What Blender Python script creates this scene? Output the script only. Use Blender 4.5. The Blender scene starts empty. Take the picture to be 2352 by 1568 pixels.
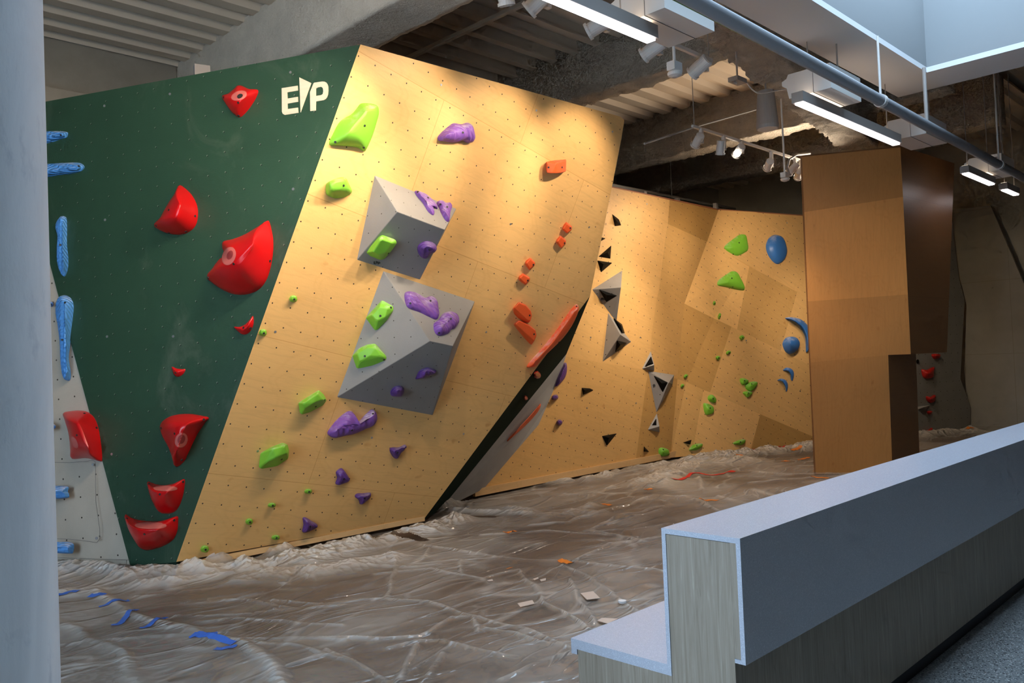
import bpy, bmesh, math, random
import numpy as np
from mathutils import Vector, Matrix
from mathutils.bvhtree import BVHTree
random.seed(7); rng = np.random.RandomState(7)
COL = bpy.context.scene.collection
V = lambda *a: np.array(a, float)
# ---------------------------------------------------------------- camera model (metres, z = 0 on the mats)
F, CX, CY, H = 1895., 1176., 784., 1.85
def basis(hy=835., roll=.040):
    r = math.atan(roll); p = math.atan((hy-CY)*math.cos(r)/F)
    U = V(-math.sin(r)*math.cos(p), math.cos(r)*math.cos(p), -math.sin(p))
    v = V(0, 0, -1.); Y = v-v.dot(U)*U; Y /= np.linalg.norm(Y); X = np.cross(Y, U)
    R = np.array([[2**-.5, 2**-.5, 0], [-2**-.5, 2**-.5, 0], [0, 0, 1]])   # room axes: x along the bench, y across it
    return R@np.array([X, Y, U])
M = basis(); O = V(0, 0, H)
def ray(px, py): return M@V((px-CX)/F, (CY-py)/F, -1.)
def Zp(px, py, z): d = ray(px, py); return O+d*(z-H)/d[2]
class Pl:
    def __init__(s, c, n):
        n = np.array(n, float)/np.linalg.norm(n)
        if n.dot(O-c) < 0: n = -n
        s.c = np.array(c, float); s.n = n
    def at(s, q, h=0.):
        d = ray(*q); c = s.c+s.n*h
        return O+d*((c-O).dot(s.n)/d.dot(s.n))
def P3(a, b, c): return Pl(a, np.cross(b-a, c-a))
def fit(pts):
    c = sum(pts)/len(pts); return Pl(c, np.linalg.svd(np.array(pts)-c)[2][2])
S2 = 2**-.5
D1 = V(1, 0, 0); D2 = V(0, 1, 0); UP = V(0, 0, 1)
def W(a, b, z): return D1*a+D2*b+UP*z
def fr(x0, y0, s): return lambda q: (x0+q[0]/s, y0+q[1]/s)
f1 = fr(0, 100, 2.613); f2 = fr(0, 650, 2.613); f3 = fr(600, 50, 3.137); f4 = fr(650, 380, 2.53)
f5 = fr(450, 880, 3.733); f6 = fr(1000, 200, 3.136); f7 = fr(1050, 650, 2.85); f8 = fr(1350, 400, 3.92)
f9 = fr(1300, 750, 3.92); f11 = fr(1200, 0, 3.36); f12 = fr(1750, 100, 3.907); f13 = fr(80, 900, 3.733)
f14 = fr(1480, 540, 3.015); f15 = fr(1640, 540, 3.015); f16 = fr(2090, 380, 2.489); f17 = fr(80, 1150, 3.267)
f0 = fr(0, 0, 1.)
# ---------------------------------------------------------------- materials
def newmat(name):
    m = bpy.data.materials.new(name); m.use_nodes = True; nt = m.node_tree
    b = nt.nodes['Principled BSDF']; return m, nt, b
def N(nt, t, **k):
    n = nt.nodes.new(t)
    for a, v in k.items():
        if a in n.inputs: n.inputs[a].default_value = v
        else: setattr(n, a, v)
    return n
def mixc(nt, a, b, fac, mode='MIX'):
    m = nt.nodes.new('ShaderNodeMix'); m.data_type = 'RGBA'; m.blend_type = mode
    for s, v in ((0, fac), (6, a), (7, b)):
        if hasattr(v, 'is_output'): nt.links.new(v, m.inputs[s])
        else: m.inputs[s].default_value = v
    return m.outputs[2]
def math_(nt, op, a, b=0., c=None):
    m = nt.nodes.new('ShaderNodeMath'); m.operation = op
    for i, v in enumerate((a, b) if c is None else (a, b, c)):
        if hasattr(v, 'is_output'): nt.links.new(v, m.inputs[i])
        else: m.inputs[i].default_value = v
    return m.outputs[0]
def ramp(nt, fac, stops):
    r = nt.nodes.new('ShaderNodeValToRGB'); e = r.color_ramp.elements
    while len(e) < len(stops): e.new(.5)
    for el, (p, c) in zip(e, stops): el.position = p; el.color = c if len(c) == 4 else (*c, 1)
    nt.links.new(fac, r.inputs[0]); return r.outputs[0]
def coord(nt, kind, scale=(1, 1, 1), rot=(0, 0, 0), loc=(0, 0, 0)):
    t = nt.nodes.new('ShaderNodeTexCoord'); mp = nt.nodes.new('ShaderNodeMapping')
    mp.inputs['Scale'].default_value = scale; mp.inputs['Rotation'].default_value = rot; mp.inputs['Location'].default_value = loc
    nt.links.new(t.outputs[kind], mp.inputs[0]); return mp.outputs[0]
def noise(nt, vec, sc, det=4, rough=.5, dist=0.):
    n = N(nt, 'ShaderNodeTexNoise', Scale=sc, Detail=det, Roughness=rough, Distortion=dist)
    nt.links.new(vec, n.inputs['Vector']); return n.outputs['Fac']
def bump(nt, b, h, dist, strength=1.):
    n = N(nt, 'ShaderNodeBump', Strength=strength, Distance=dist)
    nt.links.new(h, n.inputs['Height']); nt.links.new(n.outputs[0], b.inputs['Normal'])
def simple(name, col, rough=.5, metal=0., spec=.5):
    m, nt, b = newmat(name); b.inputs['Base Color'].default_value = (*col, 1)
    b.inputs['Roughness'].default_value = rough; b.inputs['Metallic'].default_value = metal
    b.inputs['Specular IOR Level'].default_value = spec
    return m
def hole_mask(nt, uv, su, sv, r, ou=0, ov=0, rim=None):
    """round T-nut holes on a square grid given in metres"""
    mp = nt.nodes.new('ShaderNodeMapping'); mp.inputs['Location'].default_value = (ou/su, ov/sv, 0)
    mp.inputs['Scale'].default_value = (1/su, 1/sv, 0); nt.links.new(uv, mp.inputs[0])
    fr_ = nt.nodes.new('ShaderNodeVectorMath'); fr_.operation = 'FRACTION'; nt.links.new(mp.outputs[0], fr_.inputs[0])
    sb = nt.nodes.new('ShaderNodeVectorMath'); sb.operation = 'SUBTRACT'; sb.inputs[1].default_value = (.5, .5, 0); nt.links.new(fr_.outputs[0], sb.inputs[0])
    ln = nt.nodes.new('ShaderNodeVectorMath'); ln.operation = 'LENGTH'; nt.links.new(sb.outputs[0], ln.inputs[0])
    a = math_(nt, 'LESS_THAN', ln.outputs['Value'], r/su)
    if rim is None: return a, None
    sb2 = nt.nodes.new('ShaderNodeVectorMath'); sb2.operation = 'ADD'; sb2.inputs[1].default_value = (rim/su, -rim/su, 0); nt.links.new(sb.outputs[0], sb2.inputs[0])
    ln2 = nt.nodes.new('ShaderNodeVectorMath'); ln2.operation = 'LENGTH'; nt.links.new(sb2.outputs[0], ln2.inputs[0])
    return a, math_(nt, 'LESS_THAN', ln2.outputs['Value'], r/su)
def wallmat(name, col, holes=None, ply=False, rough=.45, seams=None, rim=None, holecol=(.03, .022, .015), tint=False, stains=0.):
    m, nt, b = newmat(name)
    uv = coord(nt, 'UV')
    if ply:
        g1 = noise(nt, coord(nt, 'UV', (1.2, 9, 1)), 2.2, 3, .62, 1.2)
        g2 = noise(nt, coord(nt, 'UV', (.5, .9, 1)), 1.6, 3, .5, 2.5)
        base = ramp(nt, g1, [(.25, [c*.90 for c in col]), (.5, col), (.8, [min(1, c*1.05) for c in col])])
        wv = N(nt, 'ShaderNodeTexWave', Scale=1.1, Distortion=9., Detail=3.); wv.inputs['Detail Scale'].default_value = .6
        nt.links.new(coord(nt, 'UV', (.5, 2.2, 1)), wv.inputs['Vector'])
        base = mixc(nt, base, (.86, .80, .68, 1), math_(nt, 'MULTIPLY', ramp(nt, wv.outputs['Fac'], [(.0, (0,)*3), (.06, (.45,)*3), (.16, (0,)*3)]), g2), 'MULTIPLY')
        kn = noise(nt, coord(nt, 'UV', (2.6, 3.4, 1)), 1.9, 2, .4)
        base = mixc(nt, base, (.62, .42, .25, 1), math_(nt, 'MULTIPLY', ramp(nt, kn, [(.70, (0,)*3), (.80, (1,)*3)]), .5), 'MULTIPLY')
    else:
        g = noise(nt, uv, 3., 4, .6, .3)
        base = ramp(nt, g, [(.3, [c*.93 for c in col]), (.7, [min(1, c*1.05) for c in col])])
        if stains:
            sn = noise(nt, coord(nt, 'UV', (1, .6, 1)), 1.3, 5, .7, 1.)
            base = mixc(nt, base, (.30, .30, .24, 1), math_(nt, 'MULTIPLY', ramp(nt, sn, [(.55, (0,)*3), (.8, (1,)*3)]), stains))
    if seams:
        w, h, ms, tv, off, lu, lv = seams
        br = nt.nodes.new('ShaderNodeTexBrick'); br.offset = off; br.squash = 1
        br.inputs['Scale'].default_value = 1; br.inputs['Brick Width'].default_value = w; br.inputs['Row Height'].default_value = h
        br.inputs['Mortar Size'].default_value = ms; br.inputs['Mortar Smooth'].default_value = 0
        br.inputs['Color1'].default_value = (1-tv, 1-tv*1.1, 1-tv*1.4, 1); br.inputs['Color2'].default_value = (1, 1, 1, 1)
        br.inputs['Mortar'].default_value = (.76, .68, .58, 1)
        nt.links.new(coord(nt, 'UV', loc=(lu, lv, 0)), br.inputs['Vector'])
        base = mixc(nt, base, br.outputs['Color'], 1., 'MULTIPLY')
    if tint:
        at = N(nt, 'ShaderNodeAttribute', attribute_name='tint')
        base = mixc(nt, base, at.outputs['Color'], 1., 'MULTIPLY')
    if holes:
        su, sv, r, ou, ov = holes
        a, rm = hole_mask(nt, uv, su, sv, r, ou, ov, rim)
        if rm is not None: base = mixc(nt, base, (.20, .23, .17, 1), rm)
        base = mixc(nt, base, (*holecol, 1), a)
    nt.links.new(base, b.inputs['Base Color']); b.inputs['Roughness'].default_value = rough
    b.inputs['Specular IOR Level'].default_value = .35
    bump(nt, b, noise(nt, uv, 60, 0, .6), .002, .25)
    return m
def holdmat(name, col, rough=.45, chalk=.0, ridge=0, gscale=30., grain=.3):
    m, nt, b = newmat(name)
    oc = coord(nt, 'Object')
    base = ramp(nt, noise(nt, oc, 5., 3), [(.3, [c*.9 for c in col]), (.7, col)])
    if chalk:
        geo = nt.nodes.new('ShaderNodeNewGeometry'); sx = nt.nodes.new('ShaderNodeSeparateXYZ'); nt.links.new(geo.outputs['Normal'], sx.inputs[0])
        k = math_(nt, 'MULTIPLY', ramp(nt, noise(nt, oc, 7., 5, .65), [(.42, (0,)*3), (.72, (1,)*3)]), ramp(nt, sx.outputs['Z'], [(.35, (0,)*3), (.85, (1,)*3)]))
        base = mixc(nt, base, (.82, .80, .80, 1), math_(nt, 'MULTIPLY', k, chalk))
    nt.links.new(base, b.inputs['Base Color']); b.inputs['Roughness'].default_value = rough
    if ridge:
        wv = N(nt, 'ShaderNodeTexWave', Scale=gscale, Distortion=4., Detail=2.); wv.bands_direction = 'DIAGONAL'
        nt.links.new(oc, wv.inputs['Vector']); bump(nt, b, wv.outputs['Fac'], ridge, .8)
    else: bump(nt, b, noise(nt, oc, 180, 2), .0015, grain)
    return m
PLY = (.79, .47, .175)
MT = {}
MT['ply'] = wallmat('birch_plywood_with_holes', PLY, holes=(.192, .2, .0072, 0, 0), ply=True, seams=(2.3, 1.38, .0035, .08, .5, 0, 0))
MT['ply_plain'] = wallmat('birch_plywood_edge', (.70, .44, .20), ply=True)
MT['ply_red'] = simple('reddish_plywood_edge', (.36, .13, .06), .6)
MT['ply_far'] = wallmat('far_birch_plywood', PLY, holes=(.195, .2, .009, 0, 0), ply=True, tint=True)
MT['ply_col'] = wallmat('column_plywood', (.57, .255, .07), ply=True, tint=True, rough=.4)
MT['ply_shaded'] = wallmat('column_plywood_side_shaded', (.21, .09, .03), ply=True, rough=.36, seams=(9, 1.45, .003, .05, 0, 0, .3))  # darkened copy of the column plywood: shade of its dim sides put into colour
MT['green'] = wallmat('dark_green_paint', (.023, .062, .035), holes=(.2, .2, .0075, 0, 0), rough=.45, rim=.005, holecol=(.012, .02, .015), stains=.18)
MT['green_plain'] = simple('dark_green_edge', (.012, .026, .019), .9, spec=.05)
MT['white'] = wallmat('pale_grey_paint', (.47, .41, .33), holes=(.2, .2, .0085, 0, 0), rough=.55)
MT['grey_under'] = wallmat('mid_grey_paint', (.34, .33, .315), rough=.6)
MT['grey_wall'] = wallmat('end_wall_grey_paint', (.25, .235, .20), rough=.6, seams=(1.6, 1.55, .004, .03, .0, .0, .0))
MT['grey_holes'] = wallmat('end_wall_grey_with_holes', (.22, .215, .20), holes=(.2, .2, .009, 0, 0), rough=.6)
MT['vol'] = wallmat('volume_grey', (.27, .26, .25), holes=(.17, .17, .0055, .05, .02), rough=.62)
MT['vol_far'] = wallmat('far_volume_grey', (.30, .285, .27), holes=(.25, .25, .009, .05, .02), rough=.6)
MT['logo'] = wallmat('bare_birch_lettering', (.72, .60, .44), ply=True)
MT['red'] = holdmat('glossy_red_fibreglass', (.58, .005, .007), .30, grain=.12)
MT['red_far'] = holdmat('red_plastic', (.50, .012, .008), .4)
MT['pink'] = holdmat('worn_pink_texture', (.60, .13, .11), .6)
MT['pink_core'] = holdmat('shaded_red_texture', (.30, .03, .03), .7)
MT['lime'] = holdmat('lime_green_plastic', (.22, .58, .04), .5, chalk=.55)
MT['purple'] = holdmat('purple_plastic', (.22, .085, .40), .5, chalk=.85, ridge=.006, gscale=11)
MT['purple_dark'] = holdmat('deep_purple_plastic', (.11, .04, .24), .45, chalk=.35, ridge=.004, gscale=14)
MT['orange'] = holdmat('orange_plastic', (.88, .115, .02), .5, chalk=.25)
MT['orange_sheen'] = holdmat('orange_chalked_plastic', (.90, .12, .03), .5, chalk=1.)
MT['blue'] = holdmat('blue_ribbed_plastic', (.09, .32, .76), .5, chalk=.7, ridge=.010, gscale=12)
MT['blue_smooth'] = holdmat('smooth_blue_plastic', (.05, .20, .58), .4, chalk=.8)
MT['black'] = simple('satin_black_plastic', (.005, .005, .005), .5, spec=.06)
MT['black_m'] = simple('black_marking', (.02, .018, .016), .7)
MT['bolt'] = simple('dark_bolt_socket', (.02, .02, .02), .5)
MT['steel'] = simple('zinc_bolt', (.55, .56, .58), .35, .9)
# ---------------------------------------------------------------- object helpers
def tag(o, label=None, cat=None, group=None, kind=None):
    if label: o['label'] = label
    if cat: o['category'] = cat
    if group: o['group'] = group
    if kind: o['kind'] = kind
    return o
def empty(name, loc, label=None, cat=None, group=None):
    e = bpy.data.objects.new(name, None); e.location = loc; e.empty_display_size = .1; COL.objects.link(e)
    return tag(e, label, cat, group)
def WO(o):
    w = V(*o.location)
    return w if o.parent is None else w+WO(o.parent)
def mk(name, vs, fs, mat, parent=None, smooth=False, origin=None, uvf=None, bevel=0., seg=2, tint=None, recalc=True):
    vs = [V(*v) for v in vs]
    if origin is None: origin = sum(vs)/len(vs) if parent is None else WO(parent)
    me = bpy.data.meshes.new(name)
    me.from_pydata([tuple(v-origin) for v in vs], [], [tuple(f) for f in fs]); me.update()
    if uvf is not None:
        ul = me.uv_layers.new(name='UVMap')
        for l in me.loops: ul.data[l.index].uv = uvf(vs[l.vertex_index])
    if tint is not None:
        ca = me.color_attributes.new('tint', 'FLOAT_COLOR', 'CORNER')
        for p in me.polygons:
            t = tint[p.index] if p.index < len(tint) else (1, 1, 1)
            for li in p.loop_indices: ca.data[li].color = (*t, 1)
    if recalc:
        bm = bmesh.new(); bm.from_mesh(me); bmesh.ops.recalc_face_normals(bm, faces=bm.faces); bm.to_mesh(me); bm.free()
    if smooth:
        for p in me.polygons: p.use_smooth = True
    for mm in (mat if isinstance(mat, list) else [mat]): me.materials.append(mm)
    o = bpy.data.objects.new(name, me); COL.objects.link(o)
    if parent: o.parent = parent; o.location = origin-WO(parent)
    else: o.location = origin
    if bevel:
        md = o.modifiers.new('bevel', 'BEVEL'); md.width = bevel; md.segments = seg; md.limit_method = 'ANGLE'; md.angle_limit = .4
    return o
def box(c0, ax, ay, az):
    """corner plus three edge vectors"""
    vs = [c0+ax*i+ay*j+az*k for k in (0, 1) for j in (0, 1) for i in (0, 1)]
    return vs, [(0, 1, 3, 2), (4, 5, 7, 6), (0, 1, 5, 4), (2, 3, 7, 6), (0, 2, 6, 4), (1, 3, 7, 5)]
def abox(name, a0, a1, b0, b1, z0, z1, mat, parent=None, **k):
    vs, fs = box(W(a0, b0, z0), D1*(a1-a0), D2*(b1-b0), UP*(z1-z0))
    return mk(name, vs, fs, mat, parent, uvf=boxuv, **k)
def boxuv(v): return (v.dot(D1)+v.dot(D2), v[2])
def joinm(parts):
    vs, fs = [], []
    for v, f in parts:
        k = len(vs); vs += list(v); fs += [tuple(i+k for i in q) for q in f]
    return vs, fs
def tube(pts, r, n=10, cap=True):
    pts = [V(*p) for p in pts]; vs, fs = [], []; m = len(pts); rs = r if isinstance(r, (list, tuple)) else [r]*m
    prev = None
    for i, p in enumerate(pts):
        t = pts[min(i+1, m-1)]-pts[max(i-1, 0)]; t = t/max(np.linalg.norm(t), 1e-9)
        if prev is None:
            a = np.cross(t, UP) if abs(t[2]) < .95 else np.cross(t, V(1, 0, 0))
        else: a = prev-t*prev.dot(t)
        a = a/np.linalg.norm(a); b = np.cross(t, a); prev = a
        for k in range(n):
            w = 2*math.pi*k/n; vs.append(p+(a*math.cos(w)+b*math.sin(w))*rs[i])
    for i in range(m-1):
        for k in range(n): fs.append((i*n+k, i*n+(k+1) % n, (i+1)*n+(k+1) % n, (i+1)*n+k))
    if cap: fs.append(tuple(range(n))); fs.append(tuple((m-1)*n+k for k in range(n)))
    return vs, fs
def slab(polys, n, th):
    """front polygons (lists of 3-D points, facing n) thickened backwards"""
    vs, fs = [], []; idx = {}
    def vi(p):
        k = tuple(np.round(p, 4))
        if k not in idx: idx[k] = len(vs); vs.append(p)
        return idx[k]
    fr_ = [[vi(p) for p in poly] for poly in polys]; nv = len(vs)
    vs += [v-n*th for v in vs[:nv]]; fs = [tuple(f) for f in fr_]
    edges = {}
    for f in fr_:
        for i in range(len(f)):
            e = (f[i], f[(i+1) % len(f)]); k = tuple(sorted(e)); edges.setdefault(k, []).append(e)
    for f in fr_: fs.append(tuple(i+nv for i in reversed(f)))
    for k, l in edges.items():
        if len(l) == 1: a, b = l[0]; fs.append((b, a, a+nv, b+nv))
    return vs, fs
def uvplane(pl, q0, q1):
    """uv in metres: origin at pixel q0, v axis towards pixel q1, both on the plane"""
    o = pl.at(q0); v = pl.at(q1)-o; v /= np.linalg.norm(v); u = np.cross(v, pl.n); u /= np.linalg.norm(u)
    return lambda p: ((p-o).dot(u), (p-o).dot(v))
def nor(v): return v/np.linalg.norm(v)
# ---------------------------------------------------------------- planes of the climbing walls
gp = lambda q, z: Zp(q[0], q[1], z)
PP = fit([gp((828, 102), 4.8), gp((1433, 273), 4.8), gp((972, 1188), .1), gp((477, 1278), .1)])
T = PP.at((828, 102)); A0 = PP.at((405, 1283))
PG = P3(A0, T, gp((95, 235), 4.8))
PW = P3(PG.at((97, 540)), PG.at((300, 1300)), gp((152, 1280), .15))
E_, D_ = PP.at((1355, 680)), PP.at((975, 1192)); G0 = gp((1010, 1172), 0.)
PS = P3(E_, D_, G0); G1 = PS.at((1301, 813)); PU = P3(G1, G0, gp((1110, 1125), 0.))
FA = fit([gp((1410, 430), 4.75), gp((1650, 482), 4.75), gp((1300, 1097), .05), gp((1540, 1051), .05)])
FB = fit([gp((1650, 482), 4.75), gp((1845, 495), 4.75), gp((1556, 1048), .05), gp((1870, 1015), .05)])
# end wall
RW = Pl(W(19.6, 5, 0), -D1)
SW_ = P3(gp((2108, 1003), 0.), gp((2232, 990), 0.), gp((2108, 1003), 0.)+UP)
# ---------------------------------------------------------------- prow wall (plywood + green faces)
prow = empty('climbing_wall', A0*V(1, 1, 0), 'tall overhanging bouldering wall with plywood face and dark green face meeting at a corner', 'climbing wall')
uP = uvplane(PP, f5((176, 690)), f5((398, 53)))
pf = [PP.at(q) for q in [(828, 102), (1426, 268), (1434, 276), (1427, 320), (1405, 432), (1355, 680), (975, 1190), (972, 1188), (405, 1290)]]
vs, fs = slab([pf], PP.n, .05)
fp = mk('plywood_face', vs, [fs[0]], MT['ply'], prow, uvf=lambda p: (lambda t: (t[0]+.096, t[1]+.1))(uP(p)))
mk('panel_core', vs, fs[1:], MT['ply_red'], prow)
uG = uvplane(PG, f2((492, 453)), f2((483, 107)))
gf = [PG.at(q) for q in [(828, 102), (40, 245), (60, 300), (97, 540), (300, 1302), (405, 1290)]]
gf[-1] = PP.at((405, 1290))
vs, fs = slab([gf], PG.n, .05)
mk('green_face', vs, fs, MT['green'], prow, uvf=lambda p: (lambda t: (t[0]+.1, t[1]+.1))(uG(p)))
# short green return at the foot
ft = [PG.at((300, 1302)), PP.at((405, 1290))]
vs = [ft[0], ft[1], ft[1]*V(1, 1, 0), ft[0]*V(1, 1, 0)]; vs2 = [v-PG.n*.05 for v in vs]
mk('green_foot', vs+vs2, [(0, 1, 2, 3), (4, 5, 6, 7), (0, 1, 5, 4), (1, 2, 6, 5), (0, 3, 7, 4)], MT['green_plain'], prow)
# kick board along the plywood foot
ka, kb = PP.at((420, 1289)), PP.at((974, 1189))
hz = nor((kb-ka)*V(1, 1, 0)); kn = V(PP.n[0], PP.n[1], 0); kn = nor(kn)
vs, fs = box(V(ka[0], ka[1], .045)+kn*.015, hz*np.linalg.norm((kb-ka)[:2]), -kn*.04, UP*.055)
mk('kick_board', vs, fs, MT['ply_plain'], prow, uvf=boxuv)
# green side return and grey underside
sf = [PS.at(q) for q in [(1355, 680), (1301, 813)]]+[G0, D_]
mk('green_side_panel', sf+[v-PS.n*.04 for v in sf], [(0, 1, 2, 3), (4, 5, 6, 7), (0, 1, 5, 4), (1, 2, 6, 5), (2, 3, 7, 6)], MT['green_plain'], prow)
gb = [V(D_[0], D_[1], 0), G0, V(D_[0], D_[1], D_[2]), V(G0[0], G0[1], .06)]
up = [G1, G0]
for q in [(1110, 1122), (1180, 1040), (1236, 975), (1258, 925), (1287, 855)]:
    a = PU.at(q); b = FA.at(q)
    up.append(a if np.linalg.norm(a-O) < np.linalg.norm(b-O) else b+FA.n*.01)
bk = [v-nor(G1-E_)*0-PU.n*.05 for v in up]
nU = len(up)
mk('grey_underside_panel', up+bk, [tuple(range(nU)), tuple(range(nU, 2*nU))]+[(i, (i+1) % nU, (i+1) % nU+nU, i+nU) for i in range(nU)], MT['grey_under'], prow, uvf=boxuv)
# upper rear: closing panel and steel-studded back so the prow is a solid from the side
ru = [PP.at((1434, 276)), PP.at((1355, 680))]
back_dir = nor(V(-PP.n[0], -PP.n[1], 0))
rb = [ru[0]+back_dir*.55, ru[1]+back_dir*.9, G1]
mk('rear_return_panel', [ru[0]-PP.n*.05, ru[1]-PP.n*.05, G1-PS.n*.02, rb[0]-PP.n*.05], [(0, 1, 2, 3)], MT['grey_under'], prow, uvf=boxuv)
# logo letters on the green face
def logo(parent, pl, mp, h, mat, name='logo_lettering', bv=0):
    E = [(147, 478), (262, 460), (265, 495), (187, 508), (189, 553), (264, 540), (265, 576), (189, 589), (190, 628), (264, 618), (267, 655), (170, 671), (155, 662), (149, 648)]
    Wd = [(274, 400), (360, 441), (283, 652)]
    Po = [(351, 506), (377, 442), (384, 438), (440, 430), (455, 431), (468, 437), (477, 450), (482, 466), (483, 498), (480, 523), (474, 541), (464, 555), (449, 564), (394, 574), (393, 638), (353, 643)]
    Pi = [(394, 480), (408, 472), (432, 468), (444, 478), (447, 500), (443, 520), (432, 528), (394, 534)]
    bm = bmesh.new(); org = WO(parent)
    def loop(pts):
        v = [bm.verts.new(tuple(pl.at(mp(q), h)-org)) for q in pts]
        return [bm.edges.new((v[i], v[(i+1) % len(v)])) for i in range(len(v))]
    for grp in ([E], [Wd], [Po, Pi]):
        es = []
        for g in grp: es += loop(g)
        bmesh.ops.triangle_fill(bm, use_beauty=True, use_dissolve=False, edges=es)
    r = bmesh.ops.extrude_face_region(bm, geom=bm.faces[:])
    bmesh.ops.translate(bm, verts=[g for g in r['geom'] if isinstance(g, bmesh.types.BMVert)], vec=tuple(-pl.n*(h+.002)))
    bmesh.ops.recalc_face_normals(bm, faces=bm.faces)
    me = bpy.data.meshes.new(name); bm.to_mesh(me); bm.free(); me.materials.append(mat)
    ul = me.uv_layers.new(name='UVMap')
    for l in me.loops: c = me.vertices[l.vertex_index].co; ul.data[l.index].uv = (c.x, c.z)
    o = bpy.data.objects.new(name, me); COL.objects.link(o); o.parent = parent; return o
logo(prow, PG, f3, .005, MT['logo'])
def disc(pl_n, c, r, th, n=12):
    a = nor(np.cross(pl_n, UP+V(.01, .02, 0))); b = np.cross(pl_n, a)
    vs = [c+(a*math.cos(2*math.pi*k/n)+b*math.sin(2*math.pi*k/n))*r+pl_n*t for t in (-.004, th) for k in range(n)]
    return vs, [tuple(range(n)), tuple(range(n, 2*n))]+[(k, (k+1) % n, (k+1) % n+n, k+n) for k in range(n)]
for q in [f1((627, 374)), f1((1020, 303)), f1((1744, 173)), f1((1760, 873)), f1((631, 1058)), f2((643, 321)), f2((1040, 320)), f2((671, 1026))]:
    vs, fs = disc(PG.n, PG.at(q), .013, .004); mk('panel_bolt', vs, fs, MT['steel'], prow)
for q in [f3((1296, 454)), f6((727, 168)), f6((1275, 321)), f6((541, 986)), f6((1107, 1009)), f7((190, 320)), f7((42, 986)), f5((530, 581)), f5((1508, 466)), f2((1652, 292))]:
    vs, fs = disc(PP.n, PP.at(q), .012, .003); mk('panel_bolt', vs, fs, MT['steel'], prow)
# ---------------------------------------------------------------- white wall left
ww = empty('climbing_wall', gp((250, 1296), 0), 'pale grey flat bouldering wall left of the green face behind the round pillar', 'climbing wall')
uW = uvplane(PW, f2((316, 458)), f2((313, 345)))
tl = PW.at((97, 540)); wl = nor((gp((152, 1280), .15)-gp((300, 1286), .15))*V(1, 1, 0))
wf = [PW.at((97, 540)), PW.at((300, 1302)), PW.at((300, 1302))+wl*3.2, PW.at((97, 540))+wl*2.2]
vs, fs = slab([wf], PW.n, .05)
mk('face_panel', [v-PW.n*.012 for v in vs], fs, MT['white'], ww, uvf=lambda p: (lambda t: (t[0]+.1, t[1]+.1))(uW(p)))
o = PW.at((300, 1287)); vs, fs = box(V(o[0], o[1], 0)+wl*.05, wl*3, -PW.n*.03, UP*(o[2]))
mk('base_board', vs, fs, MT['white'], ww, uvf=lambda p: (.05, .05))
seam = [[(118, 1037+24), (160, 1062), (200, 1059), (212, 1056), (219, 1060), (220, 1150), (229, 1215), (229, 1237), (222, 1246), (205, 1243), (160, 1238), (125, 1237)]]
for s in seam:
    vs, fs = tube([PW.at(q, .0005) for q in s], .0022, 6); mk('panel_seam', vs, fs, simple('panel_gap', (.16, .15, .14), .8), ww)
vs, fs = tube([PW.at(q, .0005) for q in [(130, 1280), (300, 1286)]], .0022, 6); mk('panel_seam', vs, fs, bpy.data.materials['panel_gap'], ww)
for q in [f13((498, 622)), f13((530, 1253))]:
    vs, fs = disc(PW.n, PW.at(q), .013, .004); mk('panel_bolt', vs, fs, MT['steel'], ww)
# ---------------------------------------------------------------- far plywood wall
far = empty('climbing_wall', gp((1540, 1051), 0), 'long plywood bouldering wall at the back with tilted plywood panels', 'climbing wall')
uA = uvplane(FA, (1513, 670), (1538, 459)); uB = uvplane(FB, (1572, 697), (1650, 482))
FAp = lambda q: FA.at(q)
c0, c1, c2, c3 = (1650, 482), (1572, 697), (1556, 870), (1540, 1051)
def AB(q): return (FA.at(q)+FB.at(q))/2
def mkfar(pl, polys, uvf, name, shared):
    cache = {}
    P, Tn = [], []
    for pts, t in polys:
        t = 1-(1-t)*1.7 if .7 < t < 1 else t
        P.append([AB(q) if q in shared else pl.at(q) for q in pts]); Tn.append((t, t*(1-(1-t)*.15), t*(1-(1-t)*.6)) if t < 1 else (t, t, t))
    vs, fs = slab(P, pl.n, .06)
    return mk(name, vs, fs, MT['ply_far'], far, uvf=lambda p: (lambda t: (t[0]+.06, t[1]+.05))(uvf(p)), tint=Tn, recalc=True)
fold = [c0, c1, c2, c3, (1624, 555), (1562, 790)]
Ap = [
 ([(1280, 404), (1400, 428), (1538, 459), (1534, 514), (1529, 540), (1513, 670), (1509, 683), (1340, 640), (1250, 620)], 1.0),
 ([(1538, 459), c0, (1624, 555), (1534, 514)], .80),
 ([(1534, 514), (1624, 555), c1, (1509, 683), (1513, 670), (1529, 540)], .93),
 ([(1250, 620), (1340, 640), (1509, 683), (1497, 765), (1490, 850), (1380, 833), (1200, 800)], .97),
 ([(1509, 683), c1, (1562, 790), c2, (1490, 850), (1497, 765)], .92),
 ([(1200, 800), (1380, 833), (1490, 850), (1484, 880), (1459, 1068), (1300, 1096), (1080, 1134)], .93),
 ([(1490, 850), c2, c3, (1540, 1053), (1459, 1068), (1484, 880)], .82)]
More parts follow.
